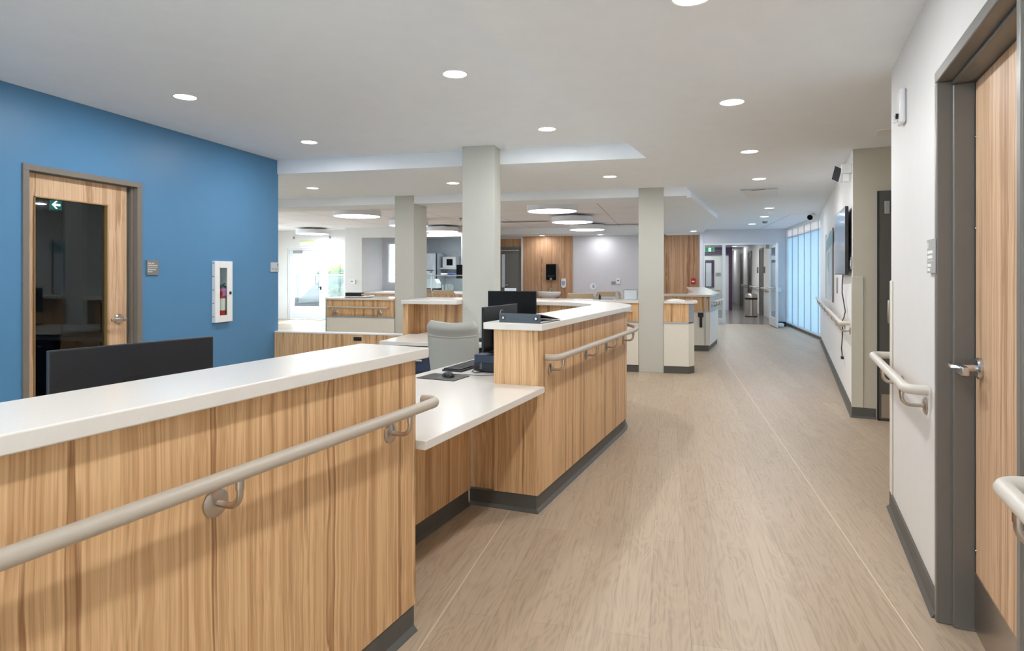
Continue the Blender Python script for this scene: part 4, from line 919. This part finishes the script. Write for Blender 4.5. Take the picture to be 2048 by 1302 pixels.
for x, y in ((.05, .05), (.55, .05), (.05, .75), (.55, .75)): MB().cyl((x, y, 0), (x, y, .05), .02, n=8).build('foot', BLACK, t)

# ------------------------------------------------------------------ outside
structure('ground_outside', 'pale terrace outside the glazed door', 'ground', MB().box(-45, -8.9, 16.75, 24, -.16, -.06).box(-8.9, -6.8, 17.4, 24, -.16, -.06), PAVE, smooth=False)
structure('ground_lawn', 'ground beyond the terrace', 'ground', BX(-70, 30, 24, 110, -3.2, -3.0), ASPH, smooth=False)
t = thing('terrace_railing', 'glass terrace railing with white posts outside the door', 'railing', (-17, 23.5, -.06))
for k in range(9): BX(k * 1.45 - .03, k * 1.45 + .03, -.03, .03, 0, 1.35).build('post', ALU, t)
BX(0, 11.6, -.03, .03, 1.33, 1.38).build('top_rail', ALU, t); BX(0, 11.6, -.006, .006, .08, 1.3).build('glass_panel', GLASS, t)
def tree(loc, r, m, label, seed):
    t = thing('tree', label, 'tree', loc)
    MB().cyl((0, 0, 0), (0, 0, 2.2), .25, .15, 10).build('trunk', BEIGE, t)
    mb = MB(); rnd = random.Random(seed)
    for k in range(34): mb.blob((rnd.uniform(-1, 1) * r * .8, rnd.uniform(-.5, .5) * r, 2.2 + r * .5 + rnd.uniform(-.5, .5) * r), r * rnd.uniform(.15, .42), seed + k, 10, (1, 1, .9), .4)
    mb.build('crown', m, t)
tree((-29.5, 54, -3), 2.4, LEAFY, 'yellow tree beyond the terrace railing', 3)
tree((-35.5, 60, -3), 2.0, LEAFD, 'blue green tree beyond the terrace, left of the yellow one', 9)
tree((-41, 58, -3), 2.0, LEAFD, 'blue green tree farthest along beyond the terrace door', 15)
tree((-24, 44, -3), 2.1, LEAFG, 'green tree seen through the kitchen window', 22)
t = thing('house', 'mauve roofed house beyond the terrace', 'house', (-33, 45, -3)); BX(-8, 4, 0, 6, 0, 2.4).build('wall', ROOFM, t); MB().xprism([(-.5, 2.4), (6.5, 2.4), (3, 4.2)], -8.4, 4.4).build('roof', ROOFM, t, smooth=False)
t = thing('car', 'silver car parked beyond the terrace railing', 'car', (-24.5, 38, -3.0), R(20))
MB().yprism([(-2.1, .25), (2.1, .25), (2.15, .75), (1.3, .9), (.7, 1.4), (-1.0, 1.42), (-1.9, .9), (-2.15, .8)], -.85, .85).build('body', CARP, t, bevel=.05)
MB().yprism([(1.15, .92), (.65, 1.36), (-.95, 1.38), (-1.75, .92)], -.86, .86).build('windows', SCREEN, t, smooth=False)
for x in (-1.3, 1.3):
    for y in (-.8, .8): MB().cyl((x, y - .1, .3), (x, y + .1, .3), .3).build('wheel', BLACK, t)

# ------------------------------------------------------------------ television wall things
t = on_wall('television', 'wall mounted television with its bright reflection put into the screen colour', 'television', 4.5, 1.698, .07)
SK = .011
pts = [(-.6, -.012), (.6, .012)]
MB().prism([(-.6, -.012), (.6, .012), (.599, .002 + .03 * 0 - .03), (-.601, -.042)], -.335, .335).build('panel', BLACK, t, bevel=.003)
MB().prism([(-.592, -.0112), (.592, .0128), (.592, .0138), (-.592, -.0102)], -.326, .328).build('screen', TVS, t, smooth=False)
BX(-.2, .2, -.069, -.03, -.15, .15).build('wall_bracket', BLACK, t)
pts = [(4.25, .055, 1.355), (4.4, .05, 1.27), (4.72, .03, 1.16), (4.6, .025, 1.08), (4.35, .025, .98), (4.55, .025, .9), (4.9, .02, .84)]
cord = MB().tube([at_uv(u, v, z, WR) for u, v, z in pts], .006, 8)
pts = [(4.9, .02, .84), (4.87, .015, .75), (4.95, .015, .62), (5.1, .012, .52), (5.0, .012, .45), (4.88, .02, .44)]
cord.tube([at_uv(u, v, z, WR) for u, v, z in pts], .006, 8)
tag(cord.build('power_cord', BLACK), 'black cord hanging from the television behind the rail to the outlet', 'cord')
t = on_wall('outlet', 'white outlet with a black plug below the television', 'outlet', 4.82, .42); BX(-.035, .035, 0, .006, -.06, .06).build('plate', WHITEP, t, bevel=.002); BX(-.02, .05, .006, .035, .005, .035).build('plug', BLACK, t, bevel=.004)
t = on_wall('wall_plate', 'grey switch plate on the wall under the television', 'wall plate', 5.95, 1.22); BX(-.05, .05, 0, .012, -.1, .1).build('plate', GREYP, t, bevel=.003)
t = on_wall('light_switch', 'small grey switch plate at the alcove corner', 'switch', 3.87, 1.475); BX(-.04, .04, 0, .012, -.06, .06).build('plate', GREYP, t, bevel=.003); BX(-.012, .012, .012, .017, -.03, .03).build('rocker', WHITEP, t)
t = on_wall('poster', 'large pale blue abstract landscape poster beside the television', 'poster', 7.6, 1.5)
BX(-.85, .95, 0, .012, -.52, .5).build('panel', PALEB, t); BX(-.87, -.85, 0, .02, -.53, .51).build('edge_strip', FRAMED, t); BX(.95, .97, 0, .02, -.53, .51).build('edge_strip', TEAL, t)
for x, z0, z1 in ((.5, -.05, .2), (.3, -.1, .22), (.1, -.3, .18), (-.55, -.45, .35)): BX(x - .05, x + .05, .012, .0135, z0, z1).build('printed_shape', TEAL if x > 0 else SOAPB, t)
MB().prism([(-.85, .22), (.95, .3), (.95, .47), (.3, .5), (-.85, .4)], 0, .001).build('printed_sky', TEAL, t, xf=M4((0, .0125, 0), (-1, 0, 0), (0, 0, 1)), smooth=False)
e0 = [(3.93, .012), (3.93, .05)] + [(3.93 + .04 - .04 * math.cos(a), .05 + .04 * math.sin(a)) for a in [i * PI / 2 / 5 for i in range(1, 6)]]
handrail('pale handrail along the television wall', WR, .888, e0 + [(6, .09), (10.9, .09)], (4.05, 4.7, 5.6, 6.5, 7.4, 8.3, 9.2, 10.1), 0, .09, RAILW, .021)
e1 = [(.13, .012), (.13, .05)] + [(.13 + .04 - .04 * math.cos(a), .05 + .04 * math.sin(a)) for a in [i * PI / 2 / 5 for i in range(1, 6)]]
e2 = [(1.30 + .05 * math.sin(a), .04 + .05 * math.cos(a)) for a in [i * PI / 2 / 6 for i in range(7)]]
t = handrail('pale handrail on the near white wall, turning the alcove corner', WR, .888, e1 + [(.8, .09)] + e2 + [(1.35, -.3), (1.35, -.5)], (.24, .86), 0, .09, RAILW, .021)
b = bracket(t, 0, 0, .888, .09); b.location = (1.285, -.12, .888); b.rotation_euler = (0, 0, -PI / 2)
e3 = [(-1.16 - .05 + .05 * math.cos(a), .04 + .05 * math.sin(a)) for a in [i * PI / 2 / 6 for i in range(7)]]
handrail('pale handrail starting just past the near wood door', WR, .888, [(-1.16, .012)] + e3 + [(-2.0, .09), (-5.5, .09)], (-1.3, -2.4, -3.6), 0, .09, RAILW, .021)
# dark door in the alcove
p = wl(3.791, -.2)
d = thing('door_5', 'dark grey steel door in the alcove past the near wall', 'door', (p[0], p[1], 0), ROT, kind='structure')
MB().box(-.02, -.001, -.004, 0, 0, 2.15).box(-.02, -.001, -1.1, -1.06, 0, 2.15).build('door_frame', BLACK, d)
BX(-.05, -.002, -1.055, -.012, .012, 2.148).build('door_leaf', DOORD, d, bevel=.002); BX(-.054, -.0505, -1.04, -.03, .03, .25).build('kick_plate', STEEL, d)
MB().box(-.09, -.0505, -.21, -.075, .91, 1.13).build('push_plate', STEEL, d, bevel=.01); MB().box(-.062, -.0505, -.098, -.055, 1.93, 2.05).build('coordinator', GREYP, d, bevel=.004)
BX(-.052, -.0205, -.0118, -.004, 0, 2.148).build('edge_gasket', BLACK, d)
# emergency light on the wall near the ceiling
t = on_wall('emergency_light', 'white emergency light with dark square face high on wall', 'emergency light', 3.96, 2.40)
MB().box(-.07, .06, 0, .09, -.04, .045).build('mount_box', WHITEP, t, bevel=.006)
xf = Matrix.Translation((.05, .105, -.035)) @ Matrix.Rotation(R(-60), 4, 'Z') @ Matrix.Rotation(R(24), 4, 'X')
MB().box(-.02, .02, -.062, .062, -.075, .075).build('lamp_head', WHITEP, t, bevel=.004, xf=xf)
MB().box(-.024, -.02, -.055, .055, -.068, .068).build('lamp_face', BLACKM, t, xf=xf)
MB().box(.0, .05, .02, .07, -.12, -.04).build('lamp_head', WHITEP, t, bevel=.004)

# ------------------------------------------------------------------ channel glass window
t = thing('window_2', 'floor to ceiling channel glass window of pale blue panels', 'window', (3.12, 13.55, 0), kind='structure')
y1 = 4.2
MB().box(-.03, .12, 0, y1, 2.505, 2.6).box(-.03, .12, 0, y1, 0, .085).box(-.04, .12, -.02, -.0002, 0, 2.6).box(-.02, .1, y1 - .06, y1, .0852, 2.5048).build('window_frame', ALU, t)
js = [0] + [j - 13.55 for j in (14.33, 15.03, 15.71, 16.4, 17.12)] + [y1 - .06]
for a, b in zip(js[:-1], js[1:]):
    g = BX(.02, .05, a + .012, b - .012, .085, 2.30).build('glass_panel', CHAN, t, smooth=False)
    BX(.015, .05, a + .012, b - .012, 2.315, 2.505).build('spandrel_panel', SPAN, t, smooth=False)
m = MB()
for a in js[1:-1]: m.box(.005, .06, a - .009, a + .009, .0852, 2.5048)
m.box(.012, .058, 0, y1 - .0602, 2.30, 2.315); m.build('mullion', SIGNS, t, smooth=False)
BX(-.035, -.0, 0, y1, .0, .06).build('sill_base', BASEB, t)
# ------------------------------------------------------------------ glass screen to the far corridor
structure('wall_screen', 'white wall around the corridor glass screen', 'wall', MB().box(.98, 3.2, 17.73, 17.9, 2.19, 2.6).box(2.74, 3.2, 17.73, 17.9, 0, 2.19).box(.9, .985, 17.7, 18.5, 0, 2.6), WALLV, smooth=False)
d = thing('door_6', 'glass screen with sidelight and an open glass door', 'door', (.985, 17.73, 0), kind='structure')
MB().box(0.001, .045, -.001, .1, 0, 2.14).box(.5, .585, -.001, .1, 0, 2.14).box(1.72, 1.754, -.001, .1, 0, 2.14).box(0.001, 1.754, -.001, .1, 2.1402, 2.189).box(.0452, .4998, -.001, .1, 0, .13).build('screen_frame', ALU, d)
BX(.045, .5, .04, .048, .13, 2.14).build('glass_pane', GLASS, d, smooth=False)
lf = MB().box(1.68, 1.73, -1.14, -1.0, .015, 2.13).box(1.68, 1.73, -.13, -.01, .015, 2.13).box(1.68, 1.73, -1.0, -.13, .015, .24).box(1.68, 1.73, -1.0, -.13, 2.03, 2.13).build('door_leaf', ALU, d, bevel=.003)
BX(1.702, 1.708, -1.0, -.13, .24, 2.03).build('glass_pane', GLASS, lf, smooth=False)
MB().tube([(1.67, -1.08, 1.0), (1.62, -1.06, 1.0), (1.62, -.1, 1.0), (1.67, -.08, 1.0)], .018, 10).build('push_bar', CHROME, lf)
BX(1.6, 1.72, -.06, .0, 2.03, 2.14).build('closer_body', GREYP, d)
MB().tube([(1.74, -1.0, 1.0), (1.8, -.98, 1.0), (1.8, -.2, 1.0), (1.74, -.18, 1.0)], .016, 10).build('push_bar', CHROME, lf)
t = thing('door_stop', 'white wheeled door stop on dark base beside the open glass door', 'door stop', (2.85, 16.9, 0)); BX(-.12, .16, .3, .5, .0, .12).build('base', NAVY, t, bevel=.01); BX(-.09, .06, .0, .16, 0, .1).build('wedge', WHITEP, t, bevel=.03); BX(-.02, .0, .16, .3, .03, .05).build('link', ALUG, t)
t = thing('wall_lever', 'small silver wall lever right of the open glass door', 'lever', (2.93, 17.73, .92)); MB().lathe([(.001, 0), (.05, 0), (.05, -.015), (.001, -.02)], ax='y', n=18).box(-.08, .01, -.05, -.03, -.01, .01).build('lever', CHROME, t)
# corridor beyond
structure('ceiling_corridor', 'plain ceiling of the far corridor', 'ceiling', BX(.0, 3.3, 17.9, 33, 2.45, 2.6), WHITE, smooth=False)
structure('wall_corridor_right', 'pale wall of the far corridor with grey doors', 'wall', BX(3.06, 3.2, 17.9, 33, 0, 2.5), WALLW, smooth=False)
structure('wall_corridor_end', 'pale end wall of the far corridor', 'wall', MB().box(.0, 2.25, 24.2, 24.4, 0, 2.06).box(.0, 2.36, 24.2, 24.4, 2.33, 2.5).box(-.1, 0, 18.4, 24.4, 0, 2.5).box(0, .92, 18.42, 18.5, 0, 2.5), WALLW, smooth=False)
structure('trim_6', 'dark purple band across the far corridor', 'trim', MB().box(.0, 2.36, 24.1, 24.4, 2.06, 2.33).box(2.25, 2.36, 24.1, 24.4, 0, 2.06), PURPLE, smooth=False)
structure('wall_corridor_back', 'purple wall closing the far corridor', 'wall', MB().box(1.9, 3.1, 32.6, 32.8, 0, 2.5), PURPLE, smooth=False)
structure('wall_corridor_left', 'pale left wall of the far corridor', 'wall', BX(2.2, 2.3, 24.4, 32.6, 0, 2.5), WALLW, smooth=False)
for y0, y1, lab, dark in ((19.2, 20.1, 'dark open doorway nearest the screen in the far corridor', 1), (21.4, 22.2, 'second dark doorway past the trash can', 1), (24.2, 25.2, 'pale grey door with tall window in the far corridor', 0), (26.8, 27.8, 'farthest grey door in the far corridor', 0)):
    d = thing('door_%d' % (7 + [19.2, 21.4, 24.2, 26.8].index(y0)), lab, 'door', (3.06, y0, 0), kind='structure')
    MB().box(-.03, -.001, 0, .05, 0, 2.14).box(-.03, -.001, y1 - y0 - .05, y1 - y0, 0, 2.14).box(-.03, -.001, 0, y1 - y0, 2.1402, 2.2).build('door_frame', FRAMED, d)
    BX(-.012, -.001, .0502, y1 - y0 - .0502, 0, 2.1398).build('door_leaf', DOORD if dark else SIGNG, d)
    if not dark: BX(-.016, -.012, .3, .62, .9, 1.95).build('window_pane', SCREEN, d)
    MB().box(-.06, -.012, .1, .16, 1.0, 1.03).build('door_handle', CHROME, d)
for y0, y1, lab in ((17.98, 19.1, 'first corridor rail past the glass door'), (20.2, 21.3, 'corridor rail behind the trash can'), (22.35, 24.1, 'corridor rail between dark doorway and grey door'), (25.3, 26.7, 'farthest corridor rail between the grey doors')):
    t = thing('handrail', lab, 'handrail', (3.06, y0, .9), PI / 2)
    MB().tube([(0, .01, 0), (0, .07, 0), (.03, .09, 0), (y1 - y0, .09, 0)], .02, 10).build('rail', RAILW, t)
    for k in range(3): u = .15 + k * (y1 - y0 - .3) / 2; MB().tube([(u, 0, -.08), (u, .09, -.07), (u, .09, 0)], .012, 6).build('bracket', STEEL, t)
for y, lab in ((19.0, 'dark room plaque before the first corridor doorway'), (21.2, 'dark room plaque before the second corridor doorway'), (22.7, 'brown room plaque past the second corridor doorway')):
    t = thing('room_sign', lab, 'sign', (3.06, y, 1.48)); BX(-.015, 0, -.12, .12, -.1, .1).build('sign_panel', DOORD, t)
t = thing('trash_can', 'round stainless trash can with swing lid in the far corridor', 'trash can', (2.62, 20.9, 0))
MB().lathe([(.001, 0), (.185, 0), (.19, .02), (.19, .04), (.18, .05), (.18, .56), (.001, .56)], n=32).build('body', STEEL, t)
MB().lathe([(.187, .54), (.192, .55), (.192, .6), (.18, .605), (.001, .605)], n=32).build('liner_band', BLACK, t); MB().lathe([(.188, .6), (.185, .68), (.15, .73), (.001, .75)], n=32).build('lid', STEEL, t)
MB().lathe([(.186, 0), (.19, 0), (.19, .03), (.186, .03)], n=32).build('base_ring', BLACK, t)
t = thing('exit_sign', 'green running figure exit sign hanging in the far corridor', 'exit sign', (1.443, 22.2, 2.175))
BX(-.155, .155, -.03, .03, -.075, .075).build('sign_box', WHITEP, t, bevel=.004); BX(-.138, .138, -.034, -.03, -.062, .062).build('sign_face', GREEN, t)
MB().box(-.035, .045, -.038, -.034, -.058, .058).build('doorway_symbol', EXITW, t); MB().box(-.005, .015, -.041, -.038, -.03, .03).build('figure_symbol', GREEN, t)
BX(-.02, .02, -.02, .02, .075, .275).build('hanger', WHITEP, t)
t = thing('wall_mirror', 'dark framed display board on the corridor end wall', 'board', (1.58, 24.2, 1.35))
MB().box(-.16, .16, -.03, 0, -.51, .51).build('frame', PURPLE, t); BX(-.135, .06, -.034, -.03, -.47, .4).build('panel', SIGNS, t); BX(.075, .125, -.036, -.03, -.35, .36).build('side_panel', PURPLE, t)
t = thing('wall_plate', 'grey plate on the corridor end wall beside the board', 'wall plate', (1.88, 24.2, 1.33)); BX(-.09, .09, -.02, 0, -.06, .06).build('plate', GREYP, t)
t = thing('handrail', 'pale rail across the corridor end wall behind the sidelight', 'handrail', (1.0, 24.2, .76)); MB().tube([(-.4, -.09, 0), (.95, -.09, 0)], .025, 10).build('rail', RAILW, t)
for k in range(4): MB().tube([(-.2 + k * .34, 0, -.08), (-.2 + k * .34, -.09, -.07), (-.2 + k * .34, -.09, 0)], .012, 6).build('bracket', STEEL, t)

# ------------------------------------------------------------------ ceiling fittings
def downlight(x, y, z, label, p=7.0, r=.078, col=(.985, .99, 1)):
    t = thing('downlight', label, 'ceiling light', (x, y, z))
    MB().lathe([(r + .012, 0), (r + .012, -.003), (r + .004, -.005), (r, -.003), (r, 0)], n=36).build('trim_ring', TRIMW, t)
    MB().lathe([(.001, -.001), (r, -.001), (r, -.003), (.001, -.004)], n=36).build('lens', LENS, t)
    l = bpy.data.lights.new('downlight_lamp', 'AREA'); l.shape = 'DISK'; l.size = 2 * r * .9; l.energy = p; l.color = col
    o = bpy.data.objects.new('downlight_lamp', l); COL.objects.link(o); o.parent = t; o.location = (0, 0, -.006)
    return t
PW = 9
downlight(-3.57, 4.0, UP, 'recessed ceiling light above the wood door in blue wall', PW)
downlight(-1.387, 3.98, UP, 'largest looking recessed light, above the low desk', PW * .85)
downlight(-3.565, 5.69, UP, 'recessed ceiling light above the extinguisher cabinet end of the blue wall', PW)
downlight(-1.081, 5.71, UP, 'recessed ceiling light just right of the station column', PW)
downlight(-4.779, 7.71, LO, 'recessed light behind the bulkhead nearest the blue wall', PW * .8)
downlight(-2.72, 7.73, LO, 'recessed light behind the bulkhead close to the station column', PW * .8)
downlight(-.667, 7.67, LO, 'recessed light behind the bulkhead nearest the corridor', PW * .8)
downlight(.443, 4.533, LO, 'corridor ceiling light nearest the viewer', PW)
downlight(.79, 6.42, LO, 'second corridor ceiling light from the viewer', PW)
downlight(1.134, 8.31, LO, 'third corridor ceiling light, before the access panel', PW)
downlight(1.83, 12.09, LO, 'corridor ceiling light just past the access panel', PW * .8, col=(.8, .91, 1))
downlight(2.0, 13.89, LO, 'corridor ceiling light level with the dome camera', PW * .8, col=(.8, .91, 1))
downlight(2.02, 15.94, LO, 'last corridor ceiling light before the glass screen', PW * .8, col=(.8, .91, 1))
downlight(.70, 16.95, SOF, 'soffit light washing the wood panel by the corridor screen', PW * .6)
downlight(-3.54, 17.9, SOF, 'soffit light washing the wood panel behind the sink', PW * .5)
downlight(-1.83, 17.85, SOF, 'soffit light washing the pale back wall', PW * .5)
downlight(.106, 2.767, LO, 'corridor ceiling light cut off by the top edge of the photo', PW)
for x, y, z in ((-3.57, 2.2, UP), (-3.57, .4, UP), (-2.0, .4, UP), (-3.57, -1.4, UP), (-.25, .85, LO), (-.55, -1.1, LO), (.3, -2.6, LO)):
    downlight(x, y, z, 'recessed ceiling light above or behind the viewer, unseen, added for even brightness', PW)
S.collection  # (unseen lights added around the viewer for even brightness carry a shared label and group)
for o in S.objects:
    if o.get('label', '').startswith('recessed ceiling light above or behind'): o['group'] = 'ceiling lights added above and behind the viewer'
downlight(1.3, 20.0, 2.45, 'far corridor ceiling light seen above the exit sign', PW); downlight(2.0, 22.3, 2.45, 'far corridor ceiling light above the trash can', PW * 1.2); downlight(2.0, 19.0, 2.45, 'far corridor ceiling light nearest the screen door, added to brighten the walls', PW * 1.2); downlight(1.3, 23.4, 2.45, 'far corridor ceiling light behind the exit sign', PW); downlight(2.68, 26.3, 2.45, 'far corridor ceiling light past the purple wall', PW * .5); downlight(2.68, 30.0, 2.45, 'far corridor ceiling light at its end', PW * .6)  # lamp nearest the screen door is added to brighten the corridor walls

downlight(-6.4, 18.0, 2.5, 'kitchen ceiling light just inside the hatch', PW * 2, .12, (.95, .98, 1))
downlight(-5.8, 17.0, 2.5, 'kitchen ceiling light toward the servery end', PW * 2, .12, (.95, .98, 1))
def drum(x, y, label):
    t = thing('drum_light', label, 'ceiling light', (x, y, 2.485)); r = .457
    MB().lathe([(r - .02, 0), (r, 0), (r, .115), (.001, .115), (.001, .1), (r - .02, .1)], n=56).build('drum', DRUMB, t)
    MB().lathe([(.001, .004), (r - .012, .004), (r - .012, .012), (.001, .012)], n=56).build('diffuser', LENSB, t)
    MB().lathe([(.12, .115), (.12, ACT - 2.485 - .001), (.001, ACT - 2.485 - .001)], n=20).build('ceiling_canopy', DRUMB, t)
drum(-1.988, 10.985, 'nearest drum light of the row seen right of the station column')
drum(-1.99, 13.48, 'middle drum light of the row right of the station column')
drum(-1.97, 15.93, 'farthest drum light of the row right of the station column')
drum(-5.865, 11.04, 'nearest drum light between the blue wall and grey column')
drum(-5.857, 13.52, 'drum light partly hidden behind the grey column')
drum(-5.841, 16.07 - .4, 'drum light in front of the kitchen hatch')
drum(-9.73, 15.7, 'drum light above the terrace door')
drum(-10.09, 13.6, 'drum light mostly hidden by the end of the blue wall')
# access panel
t = thing('access_panel', 'square access panel with black slot in the corridor ceiling', 'access panel', (1.33, 9.75, LO - .0015), -AL)
BX(-.2, .24, -.45, .5, -.012, 0).build('panel', WHITEP, t, bevel=.002); BX(-.08, .1, -.47, -.455, -.018, 0).build('latch_slot', BLACK, t); BX(-.22, .26, -.48, -.45, -.014, 0).build('rim', ALUG, t)
t = thing('dome_camera', 'white ceiling camera with black eye near the channel glass', 'camera', (2.74, 13.1, LO))
MB().lathe([(.001, 0), (.075, 0), (.075, -.03), (.001, -.035)], n=24).tube([(0, 0, -.03), (.02, -.0, -.075)], .025, 10).build('mount', WHITEP, t)
MB().tube([(.07, .06, -.06), (.02, -.02, -.085), (-.05, -.13, -.115)], [.04, .055, .06], 16).build('body', WHITEP, t); MB().tube([(-.05, -.13, -.115), (-.058, -.142, -.12)], [.054, .045], 16).build('lens_eye', SCREEN, t)
for x, y, lab in ((1.97, 12.75, 'smoke detector beside the corridor light past the access panel'), (2.2, 15.2, 'smoke detector between the last two corridor lights')):
    t = thing('smoke_detector', lab, 'smoke detector', (x, y, LO)); MB().lathe([(.001, 0), (.06, 0), (.06, -.015), (.04, -.045), (.001, -.05)], n=20).build('housing', WHITEP if y < 14 else GREYP, t)
t = thing('air_diffuser', 'slot air diffuser in the tile ceiling beside the corridor column', 'vent', (-1.0, 16.3, ACT)); BX(-.6, .6, -.08, .08, -.02, 0).build('slot_frame', ALUG, t); BX(-.55, .55, -.05, .05, -.022, -.02).build('slot', BLACKM, t)
t = thing('air_diffuser', 'slot air diffuser in the tile ceiling between the drum lights', 'vent', (-3.35, 14.8, ACT)); BX(-.6, .6, -.08, .08, -.02, 0).build('slot_frame', ALUG, t); BX(-.55, .55, -.05, .05, -.022, -.02).build('slot', BLACKM, t)
t = thing('air_diffuser', 'small triangular ceiling vent beside the near corridor wall', 'vent', (1.82, 5.8, LO), -AL); BX(-.1, .12, -.12, .12, -.006, 0).build('slot_frame', WHITEP, t, bevel=.002)
for x, y, lab in ((-8.2, 11.6, 'sprinkler head in the tiles near the blue wall'), (-4.6, 13.6, 'sprinkler head in the tiles behind the grey column')):
    t = thing('sprinkler', lab, 'sprinkler', (x, y, ACT)); MB().lathe([(.001, 0), (.04, 0), (.03, -.02), (.012, -.03), (.012, -.05), (.025, -.055), (.001, -.06)], n=14).build('head', GREYP, t)

# ------------------------------------------------------------------ daylight
wd = bpy.data.worlds.new('World'); S.world = wd; wd.use_nodes = True
nt = wd.node_tree; bg = nt.nodes['Background']; bg.inputs['Color'].default_value = (.80, .91, 1.03, 1); bg.inputs['Strength'].default_value = 5.4
sun = bpy.data.lights.new('sun', 'SUN'); sun.energy = 4.0; sun.angle = R(.6); sun.color = (1, .96, .9)
so = bpy.data.objects.new('sun', sun); COL.objects.link(so); so.location = (-15, 40, 20)
so.rotation_euler = Vector((.2, -.8, -.56)).to_track_quat('-Z', 'Y').to_euler()

# ------------------------------------------------------------------ camera
cd = bpy.data.cameras.new('camera'); cam = bpy.data.objects.new('camera', cd); COL.objects.link(cam)
cam.location = (0, 0, CAM_H); cam.rotation_euler = (PI / 2, 0, R(13.95))
cd.sensor_width = 36; cd.sensor_fit = 'HORIZONTAL'; cd.lens = 1240 / 2048 * 36; cd.shift_y = -(651 - 546) / 2048; cd.clip_start = .05; cd.clip_end = 300
S.camera = cam
S.view_settings.view_transform = 'Standard'; S.view_settings.look = 'None'; S.view_settings.gamma = 1; S.view_settings.exposure = .8
try: S.view_settings.use_curve_mapping = False
except Exception: pass
cy = S.cycles
cy.use_denoising = True; cy.max_bounces = 10; cy.diffuse_bounces = 6; cy.glossy_bounces = 4; cy.transparent_max_bounces = 12
cy.caustics_reflective = False; cy.caustics_refractive = False; cy.sample_clamp_indirect = 6
